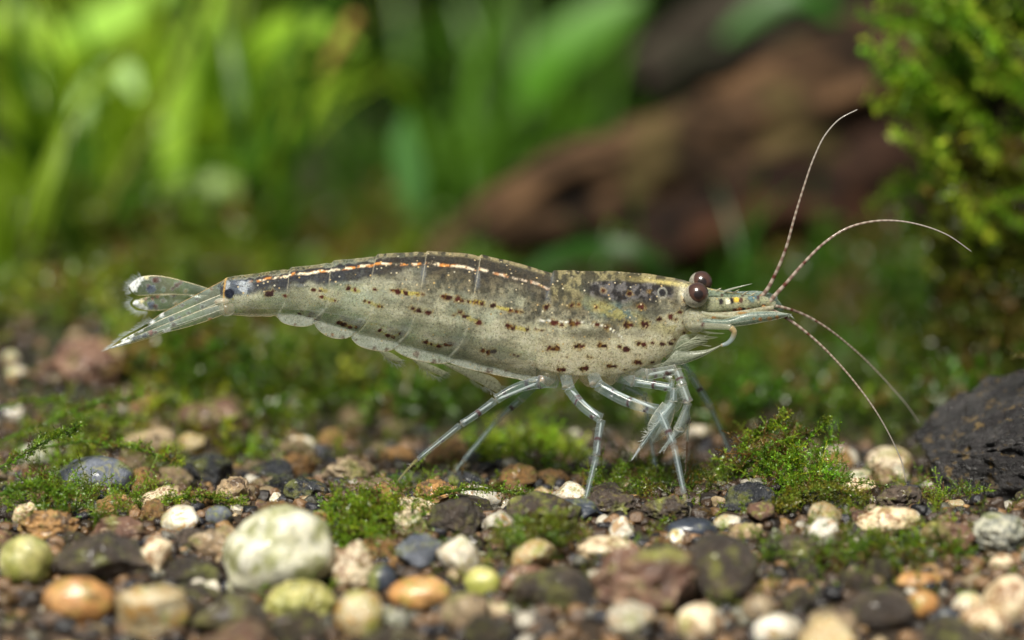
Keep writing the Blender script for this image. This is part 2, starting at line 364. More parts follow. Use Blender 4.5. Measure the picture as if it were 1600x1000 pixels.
# ------------------------------------------------------------------ stones
def ico(sub):
    import bmesh
    bm = bmesh.new(); bmesh.ops.create_icosphere(bm, subdivisions=sub, radius=1.0)
    V = np.array([v.co[:] for v in bm.verts]); F = np.array([[v.index for v in f.verts] for f in bm.faces]); bm.free(); return V, F
ICO = {k: ico(k) for k in (1, 2, 3, 4, 5, 6)}
def stone_shape(sub, seed, kind='smooth'):
    V, F = ICO[sub]; V = V.copy(); rg = np.random.default_rng(seed); o = rg.uniform(0, 50, 3)
    if kind in ('facet', 'rough'):
        for k in range(16 if kind == 'facet' else 11):
            n = rg.normal(size=3); n /= np.linalg.norm(n); d = rg.uniform(0.60, 0.88)
            q = V@n; e = np.maximum(q-d, 0); V -= (e*0.92)[:, None]*n
    A = {'knob': 0.34, 'smooth': 0.2, 'facet': 0.14, 'rough': 0.30, 'lump': 0.5}[kind]
    N = V/np.linalg.norm(V, axis=1)[:, None]
    d = (fbm(N[:, 0]*1.3+o[0], N[:, 1]*1.3+o[1], N[:, 2]*1.3+o[2], seed, 2)-0.5)*A*1.6
    if kind not in ('smooth', 'knob'):
        d += (fbm(N[:, 0]*4+o[0], N[:, 1]*4+o[1], N[:, 2]*4+o[2], seed+5, 3)-0.5)*A*0.7
    if kind in ('rough', 'lump') and sub >= 4:
        d += (fbm(N[:, 0]*12+o[0], N[:, 1]*12, N[:, 2]*12+o[2], seed+9, 3)-0.5)*A*0.35
    if kind == 'lump':
        d += (np.abs(fbm(N[:, 0]*2.6+o[0], N[:, 1]*2.6+o[1], N[:, 2]*2.6+o[2], seed+15, 2)-0.5))*-0.9+0.1
    return V*(1+d[:, None]), F
def place_depth(px, py, rpx, sit):
    """depth Y at which a stone of pixel radius rpx whose centre shows at (px,py) sits on the bed"""
    best = None
    for Y in np.arange(-12, 26, 0.05):
        p = at(px, py, Y); r = rpx/pxscale(Y)
        e = abs((p[2]-ground_h(p[0], Y)) - r*sit)
        if best is None or e < best[0]: best = (e, Y)
    return best[1]
KIND = {'quartz': 'facet', 'cream': 'rough', 'algae': 'smooth', 'yellow': 'lump', 'amber': 'facet', 'orange': 'smooth', 'ochre': 'lump', 'red': 'rough',
        'brown': 'rough', 'black': 'rough', 'slate': 'smooth', 'smoothslate': 'smooth', 'grey': 'rough', 'tan': 'lump', 'lava': 'rough'}
placed = []          # (x, Y, r)
def pebble(px, py, rx, ry, m, label, kind=None, sit=0.55, Y=None, sub=5, deep=0.85, tilt=0):
    if Y is None: Y = place_depth(px, py, ry, sit)
    p = at(px, py, Y); k = pxscale(Y); sd = int(px*7+py*13)
    if rx < 38 or py < 735: sub = 4
    V, F = stone_shape(sub, sd, kind or KIND[m])
    ext = (V.max(0)-V.min(0))/2; V = V-(V.max(0)+V.min(0))/2
    ax, az = rx/k, ry/k; ay = (ax+az)/2*deep
    V = V/ext*np.array([ax, ay, az])
    if tilt:
        c, s = math.cos(R(tilt)), math.sin(R(tilt)); V = V@np.array([[c, 0, s], [0, 1, 0], [-s, 0, c]])
    o = obj('pebble', new_mesh('pebble', V, F, None, [M[m]]), loc=p, label=label, category='pebble', group='pebbles of the gravel bed')
    placed.append((p[0], Y, max(ax, ay))); return o

KEY = [
 (435,862,90,76,'algae','largest round cream pebble with green algae stains, in the left foreground','knob'),
 (468,940,60,36,'yellow','lumpy yellow green pebble directly below the largest cream pebble','lump'),
 (42,880,44,46,'yellow','pale yellow green round pebble near the left edge beside the orange brown one','smooth'),
 (122,940,57,42,'orange','smooth orange brown pebble in the lower left corner area','smooth'),
 (238,962,60,52,'amber','translucent grey amber pebble right of the smooth orange brown pebble',None),
 (150,750,60,37,'slate','blue grey oval pebble in the moss at left',None),
 (325,740,41,30,'black','glossy black rough pebble left of the amber brown grit stone',None),
 (478,768,35,22,'black','small black pebble with gold flecks just above the largest cream pebble',None),
 (283,814,32,25,'quartz','bright white quartz pebble left of the largest cream pebble',None),
 (252,777,28,17,'quartz','flat translucent pale pebble above the bright white quartz',None),
 (190,832,48,26,'red','red brown pebble behind the big dark lump at left',None),
 (160,876,84,46,'brown','big dark brown lump above the smooth orange brown pebble','rough'),
 (242,868,28,32,'cream','tan and cream pebble between dark stones at left',None),
 (360,968,62,44,'brown','very dark brown pebble at the bottom edge left of centre',None),
 (300,898,52,28,'brown','flat dark brown pebble left of the largest cream pebble',None),
 (330,920,16,14,'quartz','small white grain on the left of a pair beside the dark pebble',None),
 (362,917,17,15,'quartz','small white grain on the right of a pair beside the dark pebble',None),
 (75,822,52,27,'ochre','ochre brown rough pebble above the yellow green pebble at left edge',None),
 (594,906,28,26,'smoothslate','small smooth blue black pebble touching the smooth tan one',None),
 (655,930,50,31,'orange','smooth tan orange pebble in the central foreground','smooth'),
 (552,888,40,48,'cream','pinkish cream pebble right of the largest cream pebble','rough'),
 (655,868,40,34,'slate','dark blue grey pebble above the smooth tan orange pebble','rough'),
 (712,815,48,38,'brown','rough dark brown pebble below the orange lumpy stone',None),
 (682,776,37,27,'ochre','orange lumpy pebble near the tip of the hind leg','lump'),
 (716,872,36,38,'quartz','upright pale quartz pebble right of the blue grey one',None),
 (754,912,30,28,'yellow','small yellow green pebble beside the upright quartz','smooth'),
 (752,778,32,23,'quartz','grey crystalline pebble right of the orange lumpy stone',None),
 (780,816,26,19,'quartz','small white crystal pebble below the grey crystalline pebble',None),
 (560,962,40,42,'amber','blurred olive amber pebble left of the smooth tan orange pebble','smooth'),
 (726,962,40,36,'tan','grey brown pebble under the small yellow green one','smooth'),
 (862,750,30,20,'ochre','orange rough pebble behind the middle leg','lump'),
 (850,800,60,32,'brown','dark purplish brown stone left of the middle leg foot',None),
 (972,828,21,24,'quartz','small blurred white pebble standing on the cream slab',None),
 (950,856,50,19,'cream','flat cream slab in front of the middle leg foot','smooth'),
 (1055,842,16,15,'quartz','tiny white pebble on the dark slate stone',None),
 (1000,915,92,66,'red','large reddish brown stone in the central foreground','lump'),
 (1127,892,60,60,'brown','large round dark brown stone right of the reddish one','smooth'),
 (985,972,38,31,'quartz','white pebble at the bottom edge, left of the cream white one',None),
 (1090,974,33,32,'cream','cream white pebble at the bottom edge under the round dark stone','smooth'),
 (1080,828,42,20,'smoothslate','dark slate stone in front of the front leg foot',None),
 (875,925,82,46,'brown','very dark brown lump left of the large reddish stone','rough'),
 (1172,781,41,29,'black','glossy black lava pebble right of the front leg',None),
 (1140,820,26,17,'quartz','translucent pebble with a cream rim below the glossy black lava pebble',None),
 (950,788,52,26,'brown','dark brown crumbly clod between the two standing legs','lump'),
 (1040,795,40,20,'brown','low dark clod under the front leg foot','lump'),
 (1283,834,30,26,'quartz','translucent white pebble with tan stains left of the spotted cream stone',None),
 (1388,820,52,30,'cream','cream stone with brown spots right of centre in sharp focus',None),
 (1405,780,40,26,'brown','round dark brown mossy pebble behind the spotted cream stone','lump'),
 (1478,840,46,27,'red','reddish brown pebble right of the spotted cream stone',None),
 (1562,838,46,36,'grey','speckled grey pebble with white patches under the lava rock','lump'),
 (1567,880,23,15,'cream','small cream pebble below the speckled grey one','smooth'),
 (1578,942,40,44,'cream','large cream orange pebble in the bottom right corner','smooth'),
 (1535,972,38,30,'cream','yellowish cream pebble at the bottom edge near the right corner','smooth'),
 (1375,952,56,34,'brown','dark brown pebble in the lower right foreground','smooth'),
 (1480,966,24,18,'smoothslate','small slate blue pebble in the lower right foreground',None),
 (1512,946,26,22,'quartz','white pebble above the small slate blue one','smooth'),
 (1442,945,24,24,'orange','small cream orange pebble right of the dark brown one at lower right','smooth'),
 (1215,985,40,28,'quartz','grey white pebble at the bottom edge right of centre','smooth'),
 (1300,978,44,30,'tan','grey beige pebble at the bottom edge below the dark brown one','smooth'),
 (1186,953,28,27,'tan','tan pebble right of the cream white one at the bottom','smooth'),
 (1240,862,50,26,'brown','blurred dark brown pebble below the tall moss sprig',None),
 (1436,908,38,15,'orange','flat orange tan pebble under the foreground moss strip',None),
 (335,655,62,32,'red','blurred red brown stone behind the gravel at left','rough'),
 (130,570,66,44,'red','blurred brown stone on the far bank at left','lump'),
 (468,698,30,17,'quartz','pale bluish white pebble behind the brown one, left of the hind leg','smooth'),
 (470,726,36,20,'ochre','smooth brown pebble in front of the pale bluish one',None),
 (545,738,44,27,'tan','lumpy tan pebble left of the hind leg tip','lump'),
 (622,716,28,18,'ochre','ochre pebble just above the hind leg tip','smooth'),
 (1312,718,30,22,'quartz','blurred whitish pebble right of the tall moss sprig','smooth'),
 (1388,726,38,28,'cream','blurred cream pebble left of the lava rock','smooth'),
 (1345,745,22,12,'quartz','small flat white pebble left of the lava rock foot','smooth'),
 (18,560,13,12,'quartz','upper blurred white pebble at the left edge','smooth'),
 (26,582,16,10,'quartz','lower blurred white pebble at the left edge','smooth'),
 (22,645,20,14,'quartz','white pebble in the moss at the left edge',None),
 (366,768,30,24,'tan','amber brown grit stone right of the glossy black pebble','lump'),
 (426,740,34,24,'black','black mossy pebble behind the amber brown grit stone',None),
 (70,712,46,22,'grey','grey gold speckled pebble left of the blue grey oval one',None),
 (230,690,50,22,'tan','brown gold crumbly stone above the blue grey oval pebble','lump'),
 (630,752,34,14,'black','low dark crumbly stone under the hind leg tip','lump'),
 (722,750,36,15,'black','low blue black stone under the far hind leg tip',None),
 (545,880,24,24,'cream','small cream pebble partly behind the pinkish cream one','smooth'),
 (330,850,40,28,'tan','pinkish tan pebble between white quartz and the largest cream pebble','rough'),
 (300,842,30,18,'brown','small dark pebble under the white quartz',None),
 (905,800,40,22,'smoothslate','small blue black stone at the middle leg foot','rough'),
 (815,905,34,26,'red','small red brown pebble left of the very dark lump',None),
 (1165,835,28,18,'tan','small tan pebble below the translucent pebble with cream rim',None),
 (640,820,30,26,'cream','pinkish translucent pebble left of the rough dark brown pebble','facet'),
 (395,890,0,0,None,None,None),
]
for (px, py, rx, ry, m_, lab, kd) in KEY:
    if m_: pebble(px, py, rx, ry, m_, lab, kd)

# big lava rock at right
def rock(px, py, Y, half, m_, label, seed, tilt=0, flatb=None):
    V, F = stone_shape(6, seed, 'rough')
    V = V*np.array(half)
    c, s = math.cos(R(tilt)), math.sin(R(tilt)); V = V@np.array([[c, 0, s], [0, 1, 0], [-s, 0, c]])
    o_ = obj('lava_rock', new_mesh('lava_rock', V, F, None, [M[m_]]), loc=at(px, py, Y), label=label, category='rock'); return o_
def lava():
    V, F = ICO[6]; V = V.copy(); N = V.copy()
    rg = np.random.default_rng(5)
    for _ in range(9):
        n = rg.normal(size=3); n /= np.linalg.norm(n); V -= (np.maximum(V@n-.84, 0)*.98)[:, None]*n
    for n, d in (((-0.72, -0.2, 0.68), 0.52), ((0, 0, -1), 0.55), ((-0.85, 0, -0.5), 0.8), ((0.1, -1, 0.25), 0.72), ((0.2, -.3, 1), 0.78), ((-0.2, -0.9, -0.4), 0.8)):
        n = np.array(n, float); n /= np.linalg.norm(n); q = V@n; V -= (np.maximum(q-d, 0)*0.95)[:, None]*n
    d = (fbm(N[:, 0]*2, N[:, 1]*2, N[:, 2]*2, 4, 4)-0.5)*0.34+(fbm(N[:, 0]*9, N[:, 1]*9, N[:, 2]*9, 8, 5)-0.5)*0.13
    # pits
    P = rg.normal(size=(420, 3)); P /= np.linalg.norm(P, axis=1)[:, None]
    for q in P:
        rr = rg.uniform(0.03, 0.07); w = np.exp(-(np.linalg.norm((N-q)*np.array([.6, 1, 1.3]), axis=1)/rr)**3); d -= w*rr*1.1
    V *= (1+d[:, None])
    V *= np.array([2.2, 1.7, 1.62])
    c, s = math.cos(R(-10)), math.sin(R(-10)); V = V@np.array([[c, 0, s], [0, 1, 0], [-s, 0, c]])
    p = at(1622, 712, 1.2)
    obj('lava_rock', new_mesh('lava_rock', V, F, None, [M['lava']]), loc=p, label='large dark pitted lava rock at the right edge above the speckled grey pebble', category='rock')
    placed.append((p[0], 1.2, 1.9))
    return p
lava_p = lava()

# other countable pebbles
TEMPL = {}
for kd in ('smooth', 'facet', 'rough', 'lump'):
    TEMPL[kd] = [new_mesh('pebble', *stone_shape(4, 100+i*7+len(kd), kd)) for i in range(5)]
    for t in TEMPL[kd]: t.materials.append(M['brown'])
WORD = {'quartz': 'white quartz', 'cream': 'cream', 'yellow': 'yellow green', 'amber': 'amber', 'orange': 'smooth orange', 'ochre': 'ochre', 'red': 'red brown',
        'brown': 'dark brown', 'black': 'black', 'slate': 'blue grey', 'grey': 'speckled grey', 'tan': 'tan gritty'}
types = ['quartz', 'cream', 'amber', 'amber', 'brown', 'ochre', 'red', 'brown', 'brown', 'brown', 'brown', 'black', 'black', 'slate', 'ochre', 'amber', 'grey']
types2 = ['tan', 'tan', 'quartz', 'ochre', 'ochre', 'red', 'brown', 'brown', 'brown', 'brown', 'brown', 'black', 'black', 'amber', 'cream', 'quartz', 'tan']
KS = [(k[0], k[1], k[2], k[5]) for k in KEY if k[4]]
def short(l):
    for w in (' in the ', ' near the ', ' directly ', ' right of ', ' left of ', ' above ', ' below ', ' behind ', ' at the ', ' between ', ' touching ', ' under ', ' beside ', ' with ', ' standing ', ' partly ', ' on the ', ' just ', ', ', ' lying '):
        l = l.split(w)[0]
    return l
def topix(p):
    D = np.array(p)-CAM; zf = D@FV; return 800+FPX*D[0]/zf, 500-FPX*(D@UV)/zf
SH = {}
for k in KS: SH.setdefault(short(k[3]), []).append(k)
UNIQ = [(k[0], k[1], k[2], n) for n, v in SH.items() if len(v) == 1 for k in v]
USED = set()
def pebble_label(p, word, size):
    x, y = topix(p)
    c = sorted(UNIQ, key=lambda k: math.hypot(k[0]-x, k[1]-y))
    for k in c[:8]:
        dx, dy = x-k[0], y-k[1]
        d = ('above' if dy < 0 else 'below') if abs(dy) > abs(dx)*1.6 else (('right of' if dx > 0 else 'left of') if abs(dx) > abs(dy)*1.6 else (('upper' if dy < 0 else 'lower')+(' right of' if dx > 0 else ' left of')))
        for dist in ('just ', '') if math.hypot(dx, dy) < k[2]+45 else ('a little way ',):
            l = f'{size} {word} pebble {dist}{d} the {k[3]}'
            if len(l.split()) > 16: continue
            if l not in USED: USED.add(l); return l
    return l
cnt = 0; tries = 0
while cnt < 214 and tries < 60000:
    tries += 1
    Y = RNG.choice([RNG.uniform(-7.6, -2.2), RNG.uniform(-3, 3), RNG.uniform(2, 12)], p=[0.40, 0.38, 0.22])
    k = pxscale(Y); x = RNG.uniform(-830, 830)/k
    r = RNG.uniform(0.12, 0.32) if Y > -2.6 else RNG.uniform(.2, .5)
    if any((x-a)**2+(Y-b_)**2 < (0.74*(r+c_))**2 for a, b_, c_ in placed): continue
    m_ = (types if Y < -1.5 else types2)[RNG.integers(len(types))]; kd = KIND[m_]
    o = obj('pebble', TEMPL[kd][RNG.integers(5)], loc=(x, Y, float(ground_h(x, Y))+r*RNG.uniform(.15, .75)))
    o.scale = (r*RNG.uniform(.85, 1.25), r*RNG.uniform(.8, 1.1), r*RNG.uniform(.6, .95)); o.rotation_euler = (RNG.uniform(-.4, .4), RNG.uniform(-.4, .4), RNG.uniform(0, 6.28))
    o.material_slots[0].link = 'OBJECT'; o.material_slots[0].material = M[m_]
    zone = 'in the blurred foreground gravel' if Y < -4 else ('in the gravel around the shrimp feet' if Y < 3 else 'in the blurred gravel behind the shrimp')
    side = 'left part' if x < -2.7 else ('right part' if x > 2.7 else 'middle')
    o['label'] = pebble_label(o.location, WORD[m_], 'tiny' if r < .19 else ('small' if r < .3 else 'medium')); o['category'] = 'pebble'
    o['group'] = f'small {WORD[m_]} pebbles {zone}, {side}'
    placed.append((x, Y, r)); cnt += 1

# uncountable grit
B = Bag(); gcols = np.array([[.6, .55, .45], [.5, .38, .22], [.3, .17, .08], [.22, .13, .07], [.07, .045, .03], [.04, .03, .025], [.03, .03, .04], [.12, .07, .04], [.42, .25, .1], [.25, .24, .18]])
gv = {s: [stone_shape(s, 300+i, 'rough') for i in range(8)] for s in (1, 2, 3)}
for i in range(10500):
    Y = RNG.choice([RNG.uniform(-8.4, -2), RNG.uniform(-3, 3), RNG.uniform(2, 14)], p=[0.36, 0.36, 0.28])
    k = pxscale(Y); x = RNG.uniform(-860, 860)/k
    r = RNG.uniform(0.045, 0.165)*(1.2 if Y < -3 else 1)*(1.2 if Y > 3 else 1)
    if Y > 5 and x > -1.5: continue
    s_ = 3 if (-2.4 < Y < 0.8 and r > 0.14) else (2 if (-5 < Y < 4 and r > .075) else 1)
    V, F = gv[s_][RNG.integers(8)]
    a_ = RNG.uniform(0, 6.28); c, s = math.cos(a_), math.sin(a_)
    Vr = V@np.array([[c, s, 0], [-s, c, 0], [0, 0, 1]])*np.array([r, r*.9, r*.75])
    col = gcols[RNG.integers(len(gcols)) if RNG.random() < .38 else RNG.choice([2, 3, 4, 5, 6, 7])]*RNG.uniform(.18, .75)
    B.add(Vr+np.array([x, Y, float(ground_h(x, Y))+r*RNG.uniform(-.1, .5)]), F, np.r_[col, 1])
obj('gravel', B.mesh('gravel', [M['grit']]), kind='stuff', label='fine mixed brown black and white gravel grains covering the bed')

# ------------------------------------------------------------------ moss
def rot_to(d, roll=0.0):
    d = np.asarray(d, float); d = d/np.linalg.norm(d)
    up = np.array([0, 0, 1.0]) if abs(d[2]) < 0.95 else np.array([1.0, 0, 0])
    x = np.cross(up, d); x /= np.linalg.norm(x); y = np.cross(d, x)
    c, s = math.cos(roll), math.sin(roll); x, y = c*x+s*y, -s*x+c*y
    return np.stack([x, y, d])                 # rows: local x,y,z(d)
def moss_sprig(seed, nbranch=9, leaves=9, leaf=0.055, spread=0.35):
    """sprig of unit length growing along +z: V, F3, tint"""
    rg = np.random.default_rng(seed); Vs, Fs, Cs = [], [], []; n0 = 0
    def leafq(p, d, l):
        nonlocal n0
        s = np.cross(d, rg.normal(size=3)); s /= np.linalg.norm(s)+1e-9
        nrm = np.cross(s, d)
        w = l*0.24
        Vs.append(np.array([p, p+d*l*0.45+s*w+nrm*l*.06, p+d*l+nrm*l*.22, p+d*l*0.45-s*w+nrm*l*.06])); Fs.append(np.array([[0, 1, 2], [0, 2, 3]])+n0); n0 += 4
        t = rg.uniform(0.55, 1.35); Cs.append(np.tile([t, t*rg.uniform(.9, 1.1), t*rg.uniform(.6, 1.1)], (4, 1)))
    def stem(P, r):
        nonlocal n0
        for a_, b_ in zip(P[:-1], P[1:]):
            d = b_-a_; s = np.cross(d, [0.3, 1, 0.2]); s /= np.linalg.norm(s)+1e-9; t = np.cross(d, s); t /= np.linalg.norm(t)+1e-9
            Vs.append(np.array([a_+s*r, a_-s*r*.5+t*r*.87, a_-s*r*.5-t*r*.87, b_+s*r, b_-s*r*.5+t*r*.87, b_-s*r*.5-t*r*.87]))
            Fs.append(np.array([[0, 1, 4], [0, 4, 3], [1, 2, 5], [1, 5, 4], [2, 0, 3], [2, 3, 5]])+n0); n0 += 6
            Cs.append(np.tile([1.1, 0.8, 0.5], (6, 1)))
    bend = rg.normal(size=3)*0.35; bend[2] = 0
    def mp(t): return np.array([bend[0]*t*t, bend[1]*t*t, t*(1-0.18*t)])
    main = [mp(t) for t in np.linspace(0, 1, 7)]
    stem(main, 0.009)
    def leafy(P, n, l):
        for i in range(n):
            t = (i+0.6)/n*(len(P)-1); k = min(int(t), len(P)-2); p = P[k]+(P[k+1]-P[k])*(t-k); d = P[k+1]-P[k]; d = d/(np.linalg.norm(d)+1e-9)
            for s in range(2):
                q = rg.normal(size=3); q -= d*np.dot(q, d); q /= np.linalg.norm(q)+1e-9
                dd = d*0.65+q*0.75; dd /= np.linalg.norm(dd); leafq(p, dd, l*rg.uniform(.7, 1.2))
        leafq(P[-1], (P[-1]-P[-2])/np.linalg.norm(P[-1]-P[-2]), l)
    leafy(main, int(leaves*1.8), leaf)
    for i in range(nbranch):
        t = 0.12+0.82*i/nbranch; p = mp(t); az = i*2.4+rg.uniform(-.5, .5)
        out = np.array([math.cos(az), math.sin(az), rg.uniform(.25, .9)]); out /= np.linalg.norm(out)
        ln = spread*(1-0.6*t)*rg.uniform(.6, 1.2); sag = np.array([0, 0, rg.uniform(-.1, .12)])
        P = [p+out*ln*u+sag*u*u for u in (0, .35, .7, 1)]
        stem(P, 0.006); leafy(P, max(3, int(leaves*ln/spread)), leaf*.95)
    return np.concatenate(Vs), np.concatenate(Fs), np.concatenate(Cs)
SPR_HI = [moss_sprig(10+i, 11, 11, 0.062) for i in range(6)]
SPR_MD = [moss_sprig(30+i, 7, 6, 0.10) for i in range(6)]
SPR_LO = [moss_sprig(50+i, 5, 3, 0.19, 0.42) for i in range(6)]
def clump_bag(specs, base, lib):
    """specs: (x,Y,z,len,dir)"""
    B = Bag(); base = np.array(base)
    for (x, Y, z, ln, d) in specs:
        V, F, C = lib[random.randrange(len(lib))]; Rm = rot_to(d, random.uniform(0, 6.28))
        tint = base*random.uniform(.45, 1.35)*np.array([random.uniform(.8, 1.35), 1, random.uniform(.7, 1.3)])
        if random.random() < .16: tint = np.array([.16, .11, .035])*random.uniform(.5, 1.2)
        B.add((V*ln)@Rm+np.array([x, Y, z]), F, np.c_[np.clip(C*tint, 0, .9), np.ones(len(V))])
    return B
def moss_clump(px0, px1, Y0, Y1, n, ln, label, base=(0.09, 0.17, 0.018), lib=None, lift=0.0, hump=0.0, lean=0.9, name='moss_clump'):
    lib = lib or SPR_HI; sp = []
    k = pxscale((Y0+Y1)/2); x0, x1 = (px0-800)/k, (px1-800)/k; xc = (x0+x1)/2; yc = (Y0+Y1)/2
    for i in range(n):
        a_ = random.uniform(0, 6.283); r_ = math.sqrt(random.random()); x = xc+(x1-x0)/2*r_*math.cos(a_); Y = yc+(Y1-Y0)/2*r_*math.sin(a_)
        z = float(ground_h(x, Y))+lift+hump*(1-r_*r_)*random.uniform(.3, 1)-0.03
        d = (random.uniform(-lean, lean), random.uniform(-lean, lean), random.uniform(.3, 1))
        sp.append((x, Y, z, ln*random.uniform(.5, 1.3), d))
    B = clump_bag(sp, base, lib)
    return obj(name, B.mesh(name, [M['moss']], False), label=label, category='moss', group='moss clumps')
G1 = (0.15, 0.28, 0.025); G2 = (0.22, 0.38, 0.03); G3 = (0.10, 0.18, 0.02)
moss_clump(1155, 1330, -0.9, 0.7, 80, 0.72, 'tall feathery moss clump right of the front leg, beside the black lava pebble', G1, hump=0.35, lean=.6)
moss_clump(1220, 1360, -1.3, -0.2, 50, 0.42, 'low brownish moss mat in front of the tall feathery moss clump', (0.16, 0.19, 0.03), hump=0.25)
moss_clump(930, 1150, -0.6, 2.2, 150, 0.5, 'moss cushion behind the two front standing legs', (0.12, 0.21, 0.02), hump=0.2)
moss_clump(1190, 1560, -3.4, -2.4, 170, 0.45, 'long moss strip in front of the spotted cream stone', G1, SPR_MD, 0.05, 0.1)
moss_clump(1330, 1600, -3.0, -2.0, 40, 0.33, 'bright moss patch below the speckled grey pebble', G2, SPR_MD, 0.05, 0.05)
moss_clump(495, 650, -2.7, -1.0, 130, 0.55, 'bright green moss clump right of the largest cream pebble', G2, SPR_MD, 0.05, 0.25)
moss_clump(770, 900, -3.2, -2.3, 70, 0.5, 'blurred green moss tuft in front of the middle leg', (0.20, 0.32, 0.05), SPR_MD, 0.15, 0.3)
moss_clump(-20, 250, -1.9, 0.6, 200, 0.48, 'moss mat around the blue grey oval pebble', G1, SPR_HI, 0.02, 0.12)
moss_clump(-40, 190, 1.2, 5.0, 70, 0.55, 'moss mound behind the blue grey oval pebble', G2, SPR_MD, 0.05, 0.25)
moss_clump(1430, 1520, -0.9, -0.1, 12, 0.45, 'small upright moss sprig at the foot of the lava rock', G1, SPR_HI, 0.05, 0.1)
moss_clump(560, 720, -0.8, 1.2, 60, 0.42, 'low moss beside the hind leg tip', G1, SPR_HI)
moss_clump(230, 420, -0.4, 1.2, 36, 0.28, 'sparse moss between the two black pebbles', (0.10, 0.13, 0.02), SPR_HI)
moss_clump(730, 930, 1.4, 5.0, 110, 0.55, 'bright moss patch behind the middle leg', (0.28, 0.48, 0.03), SPR_MD, 0.02, 0.25)
moss_clump(330, 430, 2.6, 3.8, 16, 0.45, 'small moss tuft behind the black pebbles at left', G2, SPR_MD)
for i in range(0):
    pass
# long green fronds trailing from the left edge
def frond(pts, label, wid=0.05, base=(0.13, 0.24, 0.02)):
    P = catmull(np.array([at(*p) for p in pts]), 26); sp = []
    for i in range(2, 26):
        d = P[min(i, 25)]-P[i-1]; d /= np.linalg.norm(d)
        for s_ in range(2):
            q = np.random.default_rng(i*3+s_).normal(size=3); dd = d*1.1+q*0.45; dd[2] += .15
            sp.append((*P[i], 0.22, dd))
    B = clump_bag(sp, base, SPR_LO); V, F = tube_arrays(P, 0.022, 6); B.add(V, F, np.array([.09, .16, .02, 1]))
    obj('moss_frond', B.mesh('moss_frond', [M['moss']], False), label=label, category='moss', group='trailing moss fronds')
frond([(0, 690, 1.5), (60, 665, 1.7), (140, 635, 2.0), (225, 618, 2.4)], 'bright moss frond trailing right above the blue grey oval pebble')
frond([(-10, 735, -1.0), (30, 715, -.8), (70, 690, -.4), (120, 672, 0)], 'green frond rising at the left edge')
frond([(-10, 775, -1.6), (50, 760, -1.5), (110, 775, -1.4)], 'low green frond lying at the left edge')
frond([(1200, 790, -1.0), (1250, 770, -1.1), (1300, 765, -1.2), (1345, 778, -1.2)], 'yellowish moss runner arching before the tall moss clump', base=(0.16, 0.19, 0.03))
frond([(1170, 830, -1.6), (1200, 800, -1.5), (1235, 790, -1.4)], 'short yellow green runner left of the moss mat', base=(0.18, 0.22, 0.03))

for i, (pts, lab) in enumerate([([(-10, 640, 3), (60, 625, 3), (130, 640, 2.8), (190, 660, 2.4)], 'upper of two moss strands on the left bank'), ([(60, 700, .8), (130, 690, .9), (210, 700, .6), (270, 720, .4)], 'moss strand behind the blue grey oval pebble'),
    ([(230, 790, -1.2), (300, 775, -1), (370, 785, -1)], 'moss strand between the black pebble and the bright white quartz'), ([(640, 790, -1.2), (720, 765, -.8), (800, 770, -.8), (860, 785, -1)], 'moss strand running between the hind leg and the middle leg'),
    ([(1330, 900, -2.9), (1400, 880, -2.8), (1480, 885, -2.8), (1550, 870, -2.6)], 'moss strand lying over the foreground moss strip'), ([(1120, 760, .2), (1180, 720, .1), (1240, 690, 0), (1290, 665, 0)], 'long moss strand rising through the tall moss clump'),
    ([(1150, 720, .1), (1170, 690, .1), (1200, 670, .1), (1225, 655, .1)], 'short moss strand with its tip left of the tall moss clump')]):
    frond(pts, lab, base=(0.17, 0.27, 0.025))
# carpet of moss behind
B = Bag()
def carpet(n, fx, fY, ln, base, lib, lift=0.0):
    sp = []
    for i in range(n):
        Y = fY(); x = fx()/pxscale(Y)
        if vnoise(np.array([x*0.45+3]), np.array([Y*0.35]), s=9)[0] < 0.30: continue
        sp.append((x, Y, float(ground_h(x, Y))+lift*random.random()-.05, ln*random.uniform(.5, 1.3), (random.uniform(-.9, .9), random.uniform(-.9, .9), random.uniform(.4, 1))))
    b_ = clump_bag(sp, base, lib); B.V += [v for v in b_.V]; B.C += b_.C; B.F3 += [f+B.n for f in b_.F3]; B.n += b_.n
carpet(330, lambda: random.uniform(-850, -350), lambda: random.uniform(2.0, 9), 0.6, (0.24, 0.36, 0.03), SPR_MD)
carpet(520, lambda: random.uniform(-850, 850), lambda: random.uniform(1.0, 7), 0.5, (0.10, 0.16, 0.02), SPR_MD)
carpet(560, lambda: random.uniform(-850, 850), lambda: random.uniform(-4.5, 1), 0.36, (0.15, 0.23, 0.02), SPR_MD, .12)
carpet(900, lambda: random.uniform(-600, 850), lambda: random.uniform(5, 17), 1.0, (0.05, 0.105, 0.01), SPR_LO, 0.4)  # low tint paints in the bush's shadow behind the head
carpet(620, lambda: random.uniform(-850, -100), lambda: random.uniform(7, 22), 0.9, (0.14, 0.21, 0.025), SPR_LO, 0.4)
carpet(520, lambda: random.uniform(-100, 850), lambda: random.uniform(16, 32), 1.5, (0.05, 0.12, 0.01), SPR_LO, 0.6)  # farther carpet, tint also darkened to stand for the bush's shadow
carpet(420, lambda: random.uniform(-850, -50), lambda: random.uniform(18, 34), 1.6, (0.11, 0.20, 0.02), SPR_LO, 0.6)
obj('moss_carpet', B.mesh('moss_carpet', [M['moss']], False), kind='stuff', label='carpet of green moss over the bed behind the shrimp')

